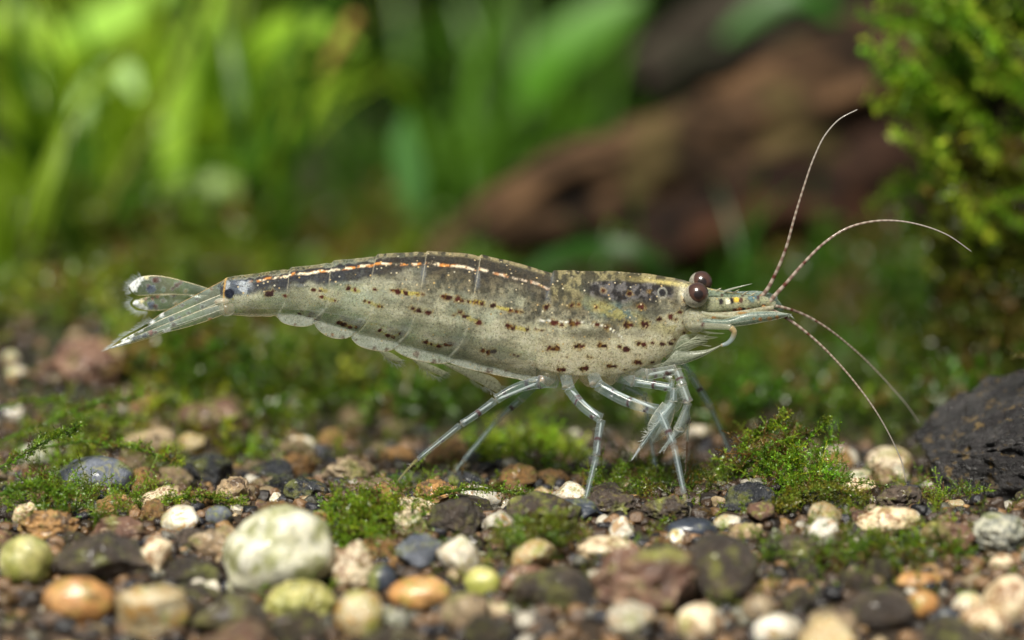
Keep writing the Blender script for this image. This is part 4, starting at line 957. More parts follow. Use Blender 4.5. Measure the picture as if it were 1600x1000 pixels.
# coxae: clear triangles between leg bases get thinner
AL = np.where((PY > rim+2) & (PX > 860) & (PX < 1040), np.minimum(AL, .45+.5*sstep(.25, .6, cox)), AL)
for (a_, b_, c_, d_) in ((392, 430, 432, 437),):
    pass
SPOTS = [(423,456,6.5),(448,459,3.2),(493,449,3.5),(502,450,2.6),(505,459,3),(526,464,2.8),(547,446,3.4),(557,448,2.8),(588,447,3),(470,487,2.8),(484,494,4.2),(494,497,4),
 (532,499,4.5),(539,503,4),(549,507,3.6),(560,506,3.4),(595,511,3.6),(608,519,4.2),(616,522,3),(629,516,3.6),(573,465,3),(579,467,3),(595,472,3),(599,473,2),(617,448.5,3.5),(624,450,4.2),(636,451,3.5),(654,453,2),(662,453,2),
 (647,475,3.5),(656,477.5,4),(671,481,4),(695,456.5,4),(703,458,4.5),(717,461,5),(724,463,2.6),(733,464,2.8),(740,465,2.6),(747,466,3),(754,467,3),(771,470,4),(797,478,2.8),(807,480,2.6),(814,480,2.2),(720,480,3),(710,485,2),
 (727,487,3.6),(749,496,4.2),(796,501,4.4),(802,504,3.6),(824,507,3),(837,507,2),(667,528,3.8),(675,531,2.6),(686,535,3.4),(699,532,4.4),(706,531,3.8),(711,531,2.2),(755,541,4.2),(764,543,4.6),(771,542.5,4.4),(803,548,2.6),(809,549,2.6),
 (853,474,3.4),(866,497,5),(877,500,3),(892,498,4.6),(901,498,4),(931,499.5,3.8),(946,504,3.2),(976,501,5),(983,501,3.6),(1006,500,5.6),(1028,493,3.6),(1045,490,4),(1060,484,3.2),(1055,494,2),(859,535,4.6),(869,535,4.6),(864,536,3),(900,532,4.6),(908,532.5,4.2),
 (935,530.5,3.6),(942,532,4),(966,532,2.8),(977,537,4.6),(996,529,4),(1003,530,4),(1017,527.5,3),(1032,530,3.8),(1046,530.5,4.2),(873,568,3.6),(880,567.5,3.8),(908,567,3.8),(915,566,4),(951,562.5,4),(958,563,3.6),
 (992,557,4),(997,558,3.4),(1018,559,3.4),(917,548,1.8),(922,549,1.4),(885,549,1.3),(974,569,2),(1052,525,2),(1067,516,2.4),(1067,500,2.6),(1000,474,4),(1012,453,1),(941,452,2.4),(982,456,3),(846,508,2),(1068,466,2.6),(892,472,2.6),(903,471,2.2),(930,474,2.2)]
wob = 1+1.1*(fbm(PX/3.2, PY/3.2, s=50, o=2)-.5)
for i, (sx, sy, sr) in enumerate(SPOTS):
    sr = sr*.92
    d = np.hypot((PX-sx)/1.3, PY-sy)*wob
    halo = sstep(sr+3.0, sr, d); col = lerp(col, np.array([.48, .30, .05]), (halo*.35)[..., None])
    f = sstep(sr+.7, sr-.7, d); col = lerp(col, np.array([.055, .012, .008])*(.5+.9*((i*37) % 10)/10) if sx > 440 else np.array([.03, .012, .012]), f[..., None]); AL = np.maximum(AL, f)
for (x0, y0, x1, y1) in ((505,460,525,464),(578,467,597,472),(628,450,640,452),(506,449,512,450),(728,488,748,495),(774,471,795,477),(803,504,823,507),(596,512,606,518),(617,520,630,516),(668,529,685,534),(540,504,560,506),(552,448,564,450),(656,453,640,452),(756,466,735,464)):
    t_ = np.clip(((PX-x0)*(x1-x0)+(PY-y0)*(y1-y0))/((x1-x0)**2+(y1-y0)**2+1e-6), 0, 1); d = np.hypot(PX-x0-t_*(x1-x0), PY-y0-t_*(y1-y0))*wob
    f = sstep(3.4, 1.5, d)*(col.mean(-1) > .1); col = lerp(col, np.array([.50, .42, .08]), (f*.75)[..., None])
# blue black tail spot and the pale ringed spot behind the eye
d = np.hypot(PX-361, (PY-456)/1.05); col = lerp(col, np.array([.010, .013, .028]), sstep(9, 7, d*wob**.4)[..., None]); AL = np.maximum(AL, sstep(9, 6, d))
d = np.hypot(PX-1033, PY-455.5); col = lerp(col, np.array([.30, .30, .27]), (.75*sstep(8.6, 7.2, d)*sstep(4.9, 6.2, d))[..., None]); col = lerp(col, np.array([.02, .02, .025]), sstep(5.4, 4, d)[..., None])
caps = []
F = grid_faces(nx, nr, True)
Vf = Vb.reshape(-1, 3); Cf = np.c_[col.reshape(-1, 3), AL.reshape(-1)]
for k, ring in ((0, 0), (1, nx-1)):
    Vf = np.vstack([Vf, Vb[ring].mean(0)[None]]); Cf = np.vstack([Cf, Cf[ring*nr][None]])
i0 = np.arange(nr); c0, c1 = nx*nr, nx*nr+1
T3 = np.concatenate([np.stack([np.full(nr, c0), i0, (i0+1) % nr], -1), np.stack([np.full(nr, c1), (nx-1)*nr+(i0+1) % nr, (nx-1)*nr+i0], -1)])
body = obj('body', new_mesh('body', Vf, [T3, F], Cf, [M['body']]), shrimp)
# inner organs and flesh, seen dimly through the shell
def inner(name, pts, rad, c, sides=20, flat=.6):
    P = catmull(np.array([at(a, b_, 0.0) for a, b_ in pts]), 50); rr = np.interp(np.linspace(0, 1, 50), np.linspace(0, 1, len(rad)), rad)/100
    V, F = tube_arrays(P, rr, sides, 1.0); V[:, 1] = V[:, 1]*flat
    f = fbm(V[:, 0]*6, V[:, 1]*6, V[:, 2]*6, 61, 3)[:, None]; cc_ = lerp(np.array(c)*.6, np.array(c)*1.15, f)
    return obj(name, new_mesh(name, V, F, np.c_[cc_, np.full(len(V), .22)], [M['limb']]), shrimp)
inner('muscle', [(365, 464), (450, 460), (560, 462), (700, 478), (830, 505)], [18, 26, 42, 62, 68], (.90, .88, .70))
inner('stomach', [(870, 510), (930, 505), (1000, 495), (1055, 490)], [60, 62, 45, 24], (.90, .82, .55))

# ---- thin plates drawn between two edges
def plate(name, A, Bc, Yf, colf, parent=shrimp, n=46, m=18, mat_='film', bulge=0.03, edge=None, edgew=.06, edge2=None, ribs=0, alpha=.22, ribc=(.75, .72, .6), spots=(), label=None, thick=.012, fade=0, soft=.9):
    a_ = catmull(np.array(A, float), n); b_ = catmull(np.array(Bc, float), n); v = np.linspace(0, 1, m)[None, :, None]
    P = a_[:, None]*(1-v)+b_[:, None]*v
    px, py = P[..., 0], P[..., 1]; vv = np.repeat(v[..., 0], n, 0); ss = np.repeat(np.linspace(0, 1, n)[:, None], m, 1)
    Yv = Yf(px, py) if callable(Yf) else np.full(px.shape, Yf); Yv = Yv-bulge*np.sin(np.pi*vv)
    c = np.ones(px.shape+(3,))*np.array(colf); al = alpha*np.ones(px.shape)*(0.8+.5*fbm(px/9, py/9, s=77, o=3))
    for r_ in range(ribs):
        f = sstep(.035, .0, np.abs(vv-(r_+1)/(ribs+1))); c = lerp(c, np.array(ribc), f[..., None]*.8); al = np.maximum(al, f*.6)
    if edge is not None:
        f = sstep(1-edgew, 1-edgew*.3, vv); c = lerp(c, np.array(edge), f[..., None]); al = np.maximum(al, f*.85)
    if edge2 is not None:
        f = sstep(edgew, edgew*.3, vv); c = lerp(c, np.array(edge2), f[..., None]); al = np.maximum(al, f*.85)
    for (sx, sy, sr, sc) in spots:
        d = np.hypot(px-sx, py-sy)*(1+.8*(fbm(px/3, py/3, s=51, o=2)-.5)); f = sstep(sr+soft, sr-soft, d); c = lerp(c, np.array(sc), (f*.8)[..., None]); al = np.maximum(al, f*.7)
    if fade: al = al*sstep(0, fade, vv)*sstep(0, .12, ss)*sstep(1, .9, ss)
    W_ = at(px, py, Yv); K = n*m
    V1 = W_.reshape(-1, 3); V2 = V1+np.array([0, thick, 0]); F = grid_faces(n, m)
    idx = np.arange(K).reshape(n, m); loop = np.concatenate([idx[0, :], idx[1:, -1], idx[-1, -2::-1], idx[-2:0:-1, 0]]); l2 = np.roll(loop, -1)
    side_ = np.stack([loop, l2, l2+K, loop+K], -1)
    me = new_mesh(name, np.vstack([V1, V2]), [np.concatenate([F[:, ::-1], F+K, side_])], np.tile(np.c_[c.reshape(-1, 3), al.reshape(-1)], (2, 1)), [M[mat_]])
    o = obj(name, me, parent)
    if label: o['label'] = label
    return o
def fringe(pts, dirs, ln, n, Y, c=(.9, .92, .9), parent=shrimp, r=.006, al=.5, jit=.25, curve=.1):
    """a row of fine hairs along a pixel polyline"""
    B = Bag(); P = catmull(np.array(pts, float), n); D = catmull(np.array(dirs, float), n)
    for p, d in zip(P, D):
        d = d/np.linalg.norm(d); d = d+np.array([random.gauss(0, jit), random.gauss(0, jit)]); l = ln*random.uniform(.55, 1.1); q = np.array([-d[1], d[0]])*l*curve*random.uniform(-1, 1)
        y_ = Y(p[0], p[1]) if callable(Y) else Y
        pts_ = np.array([at(p[0], p[1], y_), at(*(p+d*l*.5+q), y_+random.uniform(-.03, .03)), at(*(p+d*l), y_+random.uniform(-.06, .06))])
        V, F = tube_arrays(pts_, [r, r*.8, r*.3], 3, cap=False); B.add(V, F, np.r_[np.array(c), al])
    return obj('fringe', B.mesh('fringe', [M['hair']]), parent, kind='stuff')
DR = (.07, .012, .008); TAN = (.60, .48, .28)
fl = lambda k: (lambda x, y: surfY(x, y, k))
mir = lambda k: (lambda x, y: -surfY(x, y, k))
LOBES = [
 ('A', [(430, 489), (470, 484), (509, 480)], [(430, 492), (440, 503), (460, 509.5), (485, 508.5), (501, 498), (509, 482)], [(461, 507, 2, (.15, .05, .02)), (471, 487, 3, DR)]),
 ('B', [(487, 496), (525, 488), (576, 494)], [(487, 498), (496, 514), (515, 527), (545, 527.5), (562, 514), (576, 498)], [(520, 523, 2.6, (.3, .1, .03)), (535, 526, 3, DR), (502, 513, 1.8, DR)]),
 ('C', [(545, 520), (580, 503), (645, 506)], [(545, 523), (556, 537), (583, 547.5), (608, 548.5), (630, 535), (645, 512)], [(585, 544, 2.8, DR), (604, 546, 3.6, DR), (556, 531, 2, DR), (550, 515, 2, (.3, .15, .03))]),
 ('D', [(606, 538), (640, 520), (735, 522)], [(606, 540), (632, 556.5), (665, 566), (700, 567), (722, 552), (735, 530)], [(630, 556, 1.7, DR), (678, 565, 4, DR), (687, 563.5, 2.5, DR), (650, 553, 5, (.2, .13, .1))]),
 ('E', [(684, 557), (740, 540), (850, 552)], [(684, 560), (722, 574), (762, 583.5), (805, 592), (835, 597), (852, 590)], [(762, 580, 4, DR), (768, 580, 3, DR), (792, 578, 3, DR), (798, 572, 5, (.2, .15, .13))]),
]
for nm, A, Bc, sp_ in LOBES:
    for near in (1, 0):
        Yl = (lambda x, y: surfY(x, np.minimum(y, bot(x)-8), .035+.0*x)) if near else (lambda x, y: -surfY(x, np.minimum(y, bot(x)-8), .035))
        p_ = plate('side_plate', A, Bc, Yl, (.55, .58, .48), edge=(.80, .68, .44), edgew=.045, alpha=.40 if near else .2, fade=.6, spots=sp_ if near else (), bulge=.0, n=50, m=30, mat_='body')
        if near: fringe([(x, y-1) for x, y in Bc[1:-1]], [(-.3, 1)]*(len(Bc)-2), 9, 46, float(Yl(np.array(Bc[2][0]), np.array(Bc[2][1]))), parent=p_, al=.22)
# swimmerets
SW = [([(690, 566), (735, 578), (779, 596), (784, 603)], [(690, 568), (722, 585), (757, 603), (778, 614)], .05), ([(640, 556), (665, 566), (700, 582)], [(640, 558), (655, 572), (690, 588)], .1),
      ([(590, 546), (610, 551), (628, 562)], [(590, 547), (600, 557), (624, 568)], .1), ([(700, 570), (745, 588), (770, 600)], [(700, 572), (735, 592), (765, 606)], .35)]
for A, Bc, Y in SW:
    p_ = plate('swimmeret', A, Bc, Y, (.75, .74, .58), edge=(.85, .76, .5), edgew=.07, ribs=4, alpha=.5, bulge=.02)
    fringe([A[-1], ((A[-1][0]+Bc[-1][0])/2, (A[-1][1]+Bc[-1][1])/2), Bc[-1], Bc[-2]], [(1, .3), (1, .6), (.6, 1), (-.2, 1)], 8, 34, Y, parent=p_, al=.35)

# ---- tail fan
NV = (.018, .022, .05); WH = (.92, .93, .95); RD = (.10, .022, .016); OR = (.62, .24, .05)
def fan(name, A, Bc, Y, spots, label=None, hairs=None, **k):
    p_ = plate(name, A, Bc, Y, (.60, .68, .66), spots=spots, soft=2.4, n=90, m=40, bulge=.03, label=label, alpha=k.pop('alpha', .09), edge=k.pop('edge', (.8, .7, .45)), edge2=k.pop('edge2', (.8, .7, .45)), edgew=.06, **k)
    if hairs: fringe(hairs[0], hairs[1], hairs[2], hairs[3], Y if not callable(Y) else -.1, (.88, .93, .97), p_, .0035, .35, .12)
    return p_
fan('tail_blade', [(330, 452), (290, 440), (262, 433), (237, 430.5), (213, 436), (202, 448), (206, 456)], [(325, 462), (290, 461), (262, 460), (240, 461), (222, 462), (213, 461), (208, 458)], .42,
    [(207, 448, 8, WH), (212, 441, 8, WH), (221, 435, 5, WH), (229, 434, 4, (.9, .8, .5)), (245, 437, 5, RD), (240, 438, 4, RD), (232, 447, 4.2, RD), (236, 452, 7, (.07, .09, .18)), (276, 446, 4.5, RD), (270, 451, 3, RD), (283, 441, 3, RD), (290, 455, 4, (.3, .25, .1)), (255, 453, 4, (.2, .3, .2))],
    hairs=([(222, 433), (206, 442), (201, 450), (205, 458)], [(-.7, -1), (-1, -.3), (-1, .1), (-1, .5)], 11, 60))
fan('tail_blade', [(322, 462), (290, 460), (262, 460), (240, 462), (222, 466), (210, 470), (207, 474)], [(300, 472), (285, 478), (265, 483), (245, 485.5), (225, 484), (213, 480), (208, 477)], .5,
    [(212, 473, 5.5, WH), (220, 479, 5, WH), (228, 482, 3.5, WH), (221, 470, 3.5, (.8, .68, .35)), (236, 477, 6, (.07, .09, .18)), (243, 479, 4.4, RD), (246, 464, 3, (.5, .15, .06)), (238, 466, 2.5, (.5, .15, .06)), (228, 467, 2, (.5, .2, .06)), (271, 461, 4, (.10, .05, .02)), (255, 470, 4, (.12, .10, .06)), (275, 475, 4, (.3, .25, .1))],
    hairs=([(208, 466), (203, 474), (210, 483), (230, 487)], [(-1, -.2), (-1, .2), (-1, .7), (-.6, 1)], 12, 60))
fan('tail_plate', [(352, 436), (335, 445), (305, 461), (275, 477), (250, 491), (230, 506)], [(352, 470), (330, 478), (300, 490), (275, 500), (255, 508), (236, 512)], -.05,
    [(346, 448, 7, (.05, .06, .07)), (308, 467, 3, (.05, .03, .02)), (285, 477, 3, (.06, .03, .02)), (316, 479, 3, DR), (253, 492, 4, WH), (238, 503, 4, (.8, .82, .85)), (330, 452, 3, (.2, .12, .05))], 'narrow dark middle plate of the tail fan', edge=(.8, .66, .4), edge2=(.45, .30, .12), alpha=.12)
fan('tail_blade', [(350, 458), (325, 468), (290, 483), (250, 500), (215, 518), (188, 532)], [(348, 482), (328, 491), (300, 503), (262, 516), (225, 529), (192, 538)], -.14,
    [(316, 479, 3.6, (.06, .05, .03)), (295, 489, 3.4, (.06, .05, .03)), (268, 499, 5, (.03, .03, .05)), (280, 497, 3, (.05, .04, .04)), (232, 506, 4, (.10, .12, .25)), (205, 524, 5, WH), (195, 531, 5, WH), (219, 515, 4, (.7, .72, .75)), (338, 472, 3, (.45, .25, .1))], edge=(.85, .74, .48), edge2=(.85, .78, .6), ribs=1, ribc=(.95, .88, .65), alpha=.09)
fan('tail_blade', [(350, 474), (325, 481), (290, 494), (250, 510), (210, 526), (172, 543)], [(350, 491), (325, 501), (290, 512), (255, 521), (225, 531), (188, 541), (168, 546)], -.24,
    [(328, 499, 3.4, (.6, .25, .06)), (271, 507, 4.2, (.05, .03, .02)), (305, 508, 2, DR), (236, 520, 4.4, (.16, .02, .02)), (226, 524, 4.4, NV), (217, 526, 4.4, NV), (209, 529, 4, NV), (243, 519, 3, RD), (258, 518, 3.4, WH), (264, 516, 3, WH), (200, 534, 4.8, WH), (192, 537, 5, WH), (184, 540, 5, WH), (177, 543, 4, (.8, .85, .95))], edge=(.92, .80, .5), edge2=(.6, .54, .36), ribs=1, ribc=(.95, .9, .7), alpha=.10,
    hairs=([(240, 500), (215, 514), (195, 525), (178, 538), (168, 546)], [(-1, -.6), (-1, -.4), (-1, -.25), (-1, .1), (-1, .3)], 11, 90))
# joint knob of the tail
V, F = ICO[4]; kn = V*np.array([.13, .10, .11])+at(354, 483, -.22)
obj('tail_joint', new_mesh('tail_joint', kn, F, np.tile([.6, .55, .42, .25], (len(V), 1)), [M['limb']]), shrimp)
kn = V*np.array([.11, .06, .045])+at(347, 470, -.27)
obj('tail_joint', new_mesh('tail_joint', kn, F, np.tile([.75, .68, .55, .35], (len(V), 1)), [M['limb']]), shrimp)

# ---- limbs
LB = np.array([.46, .57, .64]); JT = np.array([.85, .60, .38])
def limb_seg(name, p0, p1, r0, r1, parent, Y0, Y1, c=LB, al=.11, bend=0.0, spots=(), joint=1.0, jt0=True, n=40, dark=None, flat=.8):
    a_, b_ = np.array(p0, float), np.array(p1, float); t = np.linspace(0, 1, n); q = np.array([-(b_-a_)[1], (b_-a_)[0]]); 
    P2 = a_+(b_-a_)*t[:, None]+q*(bend*np.sin(np.pi*t))[:, None]; Y = lerp(Y0, Y1, t)
    P = at(P2[:, 0], P2[:, 1], Y); Ln = np.linalg.norm(b_-a_)
    rr = .80*lerp(r0, r1, t)*(1+.10*np.exp(-((t-0)*Ln/5)**2)*joint+.16*np.exp(-((1-t)*Ln/4.5)**2)*joint)/100
    V, F = tube_arrays(P, rr, 18, flat)
    tt = np.repeat(t, 18); ths = np.tile(np.arange(18)/18*2*np.pi, n)
    cc_ = np.tile(c, (n*18, 1)).astype(float)*(0.85+.3*vnoise(tt*Ln/6, ths*2, s=int(a_[0])))[:, None]; A_ = np.full(n*18, al)
    # thin bright line of flesh inside the shell
    e1 = np.exp(-((1-tt)*Ln/2.4)**2)*joint*(.55+.45*np.cos(ths*2+tt)); e0 = np.exp(-(tt*Ln/1.8)**2)*joint*(1 if jt0 else 0)*.7
    e = np.clip(e1+e0*.8, 0, 1)*(.75+.5*(vnoise(tt*30, ths*3, s=5)-.5)); cc_ = lerp(cc_, JT, e[:, None]); A_ = np.maximum(A_, e*.75)
    for (st__, w_, ph) in spots:
        f = np.exp(-((tt-st__-.012*np.sin(ths*3))*Ln/w_)**2)*sstep(.15, .6, .5+.5*np.cos(ths-ph*2.3-st__*9)); cc_ = lerp(cc_, np.array([.07, .02, .02]), np.clip(f*1.8, 0, .95)[:, None]); A_ = np.maximum(A_, np.clip(f*1.4, 0, .9))
    if dark is not None: cc_ = lerp(cc_, np.array(dark[0]), dark[1]); A_ = np.maximum(A_, dark[2])
    o = obj(name, new_mesh(name, V, F, np.c_[cc_, A_], [M['limb']]), parent)
    return o
def limb_core(p0, p1, parent, Y0, Y1, r=1.2, c=(.72, .78, .80), al=.5):
    t = np.linspace(.06, .94, 12); a_, b_ = np.array(p0, float), np.array(p1, float); P2 = a_+(b_-a_)*t[:, None]
    V, F = tube_arrays(at(P2[:, 0], P2[:, 1], lerp(Y0, Y1, t)), r/100, 6)
    obj('tendon', new_mesh('tendon', V, F, np.tile(np.r_[np.array(c), al], (len(V), 1)), [M['limb']]), parent)
def leg(pts, Ys, rs, spots=None, c=LB, al=.11, bends=None, label=None, tipc=(.40, .36, .14)):
    """pts: joint pixels from the body to the tip"""
    root = obj('leg', None, shrimp)
    if label: root['label'] = label
    for i in range(len(pts)-1):
        last = i == len(pts)-2
        limb_seg('leg_segment' if not last else 'claw_tip', pts[i], pts[i+1], rs[i][0], rs[i][1], root, Ys[i], Ys[i+1], c=np.array(tipc) if last else c, al=al+.25 if last else al, bend=(bends or [0]*9)[i],
                 spots=(spots or {}).get(i, ()), joint=.25 if last else 1.0)
        if i > 0: fringe([lerp(np.array(pts[i], float), np.array(pts[i+1], float), u) for u in (.1, .5, .95)], [(-.9, .5), (-.7, .7), (-.8, .6)], 5, 16, (Ys[i]+Ys[i+1])/2, parent=root, r=.003, al=.35, jit=.9)
        if not last and i > 0: limb_core(pts[i], pts[i+1], root, Ys[i], Ys[i+1], rs[i][1]*.22)
    return root
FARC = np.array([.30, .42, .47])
# far side legs first
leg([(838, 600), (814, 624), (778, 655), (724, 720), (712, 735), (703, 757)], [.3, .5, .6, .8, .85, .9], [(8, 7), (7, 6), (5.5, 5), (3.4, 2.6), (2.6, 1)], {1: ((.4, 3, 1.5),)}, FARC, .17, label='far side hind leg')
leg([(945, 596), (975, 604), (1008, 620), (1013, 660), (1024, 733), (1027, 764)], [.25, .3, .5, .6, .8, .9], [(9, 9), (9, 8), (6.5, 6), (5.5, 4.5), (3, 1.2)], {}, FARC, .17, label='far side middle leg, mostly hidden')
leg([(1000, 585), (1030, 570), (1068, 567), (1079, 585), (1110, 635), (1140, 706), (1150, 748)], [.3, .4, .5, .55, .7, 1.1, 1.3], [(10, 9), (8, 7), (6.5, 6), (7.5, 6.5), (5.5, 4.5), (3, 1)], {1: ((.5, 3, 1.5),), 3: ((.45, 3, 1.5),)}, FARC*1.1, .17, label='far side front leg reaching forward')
# near side
leg([(868, 596), (843, 597), (774, 625), (720, 663), (652, 718), (621, 752)], [-.2, -.45, -.6, -.7, -.8, -.85], [(12, 12), (11.5, 8.5), (7.5, 6.5), (5.8, 4.3), (3.3, 1.2)], {0: ((.9, 2.5, 1.5),), 1: ((.25, 3.4, 1.0), (.75, 3, 2.0)), 2: ((.5, 3.5, 1.5),), 3: ((.45, 2.5, 3.0),)}, bends=[0, .06, -.02, 0, .02], label='near side hind leg stretched back')
leg([(882, 578), (888, 606), (940, 655), (932, 712), (914, 784), (907, 803)], [-.3, -.5, -.8, -1.0, -1.2, -1.3], [(12, 11), (10.5, 9.5), (7.8, 6.6), (6, 4.6), (3.2, 1.4)], {1: ((.28, 2.2, 1.5), (.36, 1.8, 1.9), (.8, 3, 1.2)), 2: ((.55, 3, 1.4),)}, bends=[0, .07, .03, 0, 0], label='near side middle leg')
leg([(925, 580), (932, 600), (1030, 641), (1053, 695), (1069, 772), (1074, 811)], [-.3, -.5, -.9, -1.1, -1.35, -1.5], [(13, 12), (11.5, 10), (8.0, 7), (6.4, 5.2), (4, 1.8)], {1: ((.25, 1.8, 1.5), (.55, 2.6, 1.0), (.8, 2.6, 1.3)), 2: ((.62, 3, 1),)}, bends=[0, .06, 0, 0, 0], label='near side front standing leg')
# clawed legs folded under the mouth
r_ = leg([(965, 588), (990, 596), (1053, 606), (1052, 628), (1035, 650), (1000, 700), (987, 719)], [-.2, -.35, -.5, -.5, -.55, -.7, -.75], [(11, 10), (9, 8), (7, 7), (7, 9), (6, 3.6), (3, 1)], {1: ((.5, 2.5, 1.2), (.8, 2.4, 1.3))}, LB*.95, .14, label='clawed feeding leg folded down and back', tipc=(.6, .66, .7))
fringe([(1005, 688), (1018, 672), (1030, 660)], [(-1, .1), (-1, -.1), (-1, -.3)], 12, 24, -.7, parent=r_, al=.5)
r_ = leg([(985, 580), (1010, 586), (1057, 577), (1066, 602), (1076, 629), (1060, 672), (1030, 708)], [-.2, -.4, -.6, -.7, -.75, -.5, -.4], [(12, 11), (11, 9), (8.5, 8.5), (8.5, 8.5), (6.5, 10), (5, 1.4)], {1: ((.25, 2.6, 1.2), (.72, 3.4, 1.3)), 2: ((.6, 2, 1.4),), 3: ((.85, 3, 1.4),)}, np.array([.52, .56, .54]), .18, label='near clawed feeding leg with a bent wrist', tipc=(.55, .6, .6))
fringe([(1040, 702), (1048, 690)], [(-.6, .8), (-.8, .7)], 10, 14, -.45, parent=r_, al=.5)
r_ = leg([(1060, 600), (1072, 628), (1075, 662), (1074, 690), (1071, 738)], [-.1, -.3, -.3, -.2, 0], [(7, 7.5), (6, 5.5), (3.6, 3), (2.6, .9)], {1: ((.85, 4, 1.4), (.93, 4, 0), (.93, 4, 3.1))}, np.array([.5, .56, .56]), .2, label='slender claw with a dark band and an orange finger', tipc=(.34, .13, .04))
r_ = leg([(1000, 578), (1028, 582), (1050, 592), (1048, 622), (1036, 664), (1020, 690)], [-.1, -.2, -.25, -.3, -.3, -.3], [(9, 8), (7, 7), (6, 6), (6, 8), (5, 1.2)], {1: ((.5, 2, 1.2),)}, np.array([.55, .6, .56]), .2, label='short clawed leg tucked between the others', tipc=(.6, .62, .6))
r_ = leg([(1015, 570), (1045, 575), (1066, 588), (1072, 630), (1066, 668)], [.1, .1, .15, .15, .1], [(8, 7), (6, 6), (6, 7), (4, 1.2)], {}, np.array([.5, .56, .52]), .2, label='far clawed leg seen behind the near ones', tipc=(.55, .6, .55))
# broad clear palms of the folded claws
plate('palm', [(1035, 628), (1022, 645), (1012, 668), (1018, 690)], [(1055, 640), (1050, 660), (1040, 680), (1020, 694)], -.45, (.5, .54, .52), edge=(.7, .6, .42), edge2=(.6, .6, .5), alpha=.22, bulge=.08, edgew=.08)
plate('palm', [(1068, 640), (1058, 660), (1048, 680)], [(1080, 655), (1072, 672), (1052, 690)], -.35, (.5, .54, .50), edge=(.7, .6, .42), edge2=(.65, .6, .5), alpha=.22, bulge=.08, edgew=.08)
plate('palm', [(1046, 604), (1040, 620), (1038, 636), (1046, 645)], [(1072, 606), (1068, 625), (1062, 640), (1050, 648)], -.30, (.48, .52, .48), edge=(.66, .6, .42), alpha=.2, bulge=.06, edgew=.08)
fringe([(1108, 648), (1116, 660), (1124, 675)], [(-1, .8), (-.8, 1), (-.8, 1)], 14, 9, .7, al=.3)

# ---- mouth parts and head
limb_seg('mouth_palp', (1078, 508), (1144, 511), 7.5, 5.2, shrimp, -.45, -.50, c=np.array([.50, .50, .38]), al=.42, spots=((.3, 2, 1.5),))
lp = catmull(np.array([(1141, 511), (1147, 518), (1144, 529), (1137, 536), (1126, 540)], float), 40)
P = at(lp[:, 0], lp[:, 1], np.full(40, -.5)); V, F = tube_arrays(P, np.linspace(5.0, 2.6, 40)/100, 18)
t_ = np.repeat(np.linspace(0, 1, 40), 18); c_ = lerp(np.array([.55, .42, .22]), np.array([.42, .50, .52]), sstep(.2, .6, t_)[:, None]); c_ = lerp(c_, np.array([.65, .45, .2]), sstep(.9, 1, t_)[:, None])
obj('mouth_palp', new_mesh('mouth_palp', V, F, np.c_[c_, .5+.3*(t_ < .25)], [M['limb']]), shrimp)
plate('mouth_blade', [(1056, 548), (1090, 548), (1110, 545), (1128, 538)], [(1030, 575), (1070, 568), (1100, 556), (1128, 540)], -.35, (.46, .48, .40), edge=(.62, .58, .44), alpha=.34, ribs=2, bulge=.04)
plate('mouth_blade', [(1052, 530), (1075, 522), (1104, 530)], [(1040, 560), (1075, 548), (1106, 534)], -.25, (.42, .46, .36), edge=(.6, .6, .44), alpha=.28, ribs=3, bulge=.03)
fringe([(1056, 545), (1070, 538), (1080, 530)], [(1, -.4), (1, -.2), (1, -.1)], 36, 26, -.42, (.62, .64, .5), jit=.12, al=.4, curve=.2)
fringe([(1020, 572), (1040, 565), (1055, 560)], [(.9, .5), (1, .3), (1, .2)], 30, 18, -.35, (.62, .64, .5), jit=.15, al=.35)
for k_, (a_, b2, yy) in enumerate((((1080, 520), (1122, 527), -.3), ((1085, 514), (1132, 521), -.35), ((1070, 530), (1112, 541), -.2), ((1095, 488), (1160, 493), -.44), ((1100, 500), (1176, 500), -.38))):
    limb_seg('mouth_palp', a_, b2, 3.4, .8, shrimp, yy, yy-.05, c=np.array([.70, .70, .55]), al=.3, joint=.2, bend=.05)
# cheek block below the eye
def blob(name, px, py, rx, ry, Y, ry_, c, al, mat_='body', seed=1, parent=shrimp, label=None):
    V, F = ICO[5]; V = V*np.array([rx/100, ry_, ry/100]); V = V*(1+.12*(fbm(V[:, 0]*9, V[:, 1]*9, V[:, 2]*9, seed, 3)-.5))[:, None]
    cc_ = np.tile(c, (len(V), 1))*(.75+.5*fbm(V[:, 0]*14, V[:, 1]*14, V[:, 2]*14, seed+3, 3))[:, None]
    o = obj(name, new_mesh(name, V+at(px, py, Y), F, np.c_[cc_, np.full(len(V), al)], [M[mat_]]), parent)
    if label: o['label'] = label
    return o
blob('antenna_base', 1086, 500, 19, 20, -.30, .20, np.array([.46, .45, .33]), .55, seed=4)
blob('antenna_base', 1084, 497, 17, 18, .30, .18, np.array([.46, .45, .33]), .5, seed=6)
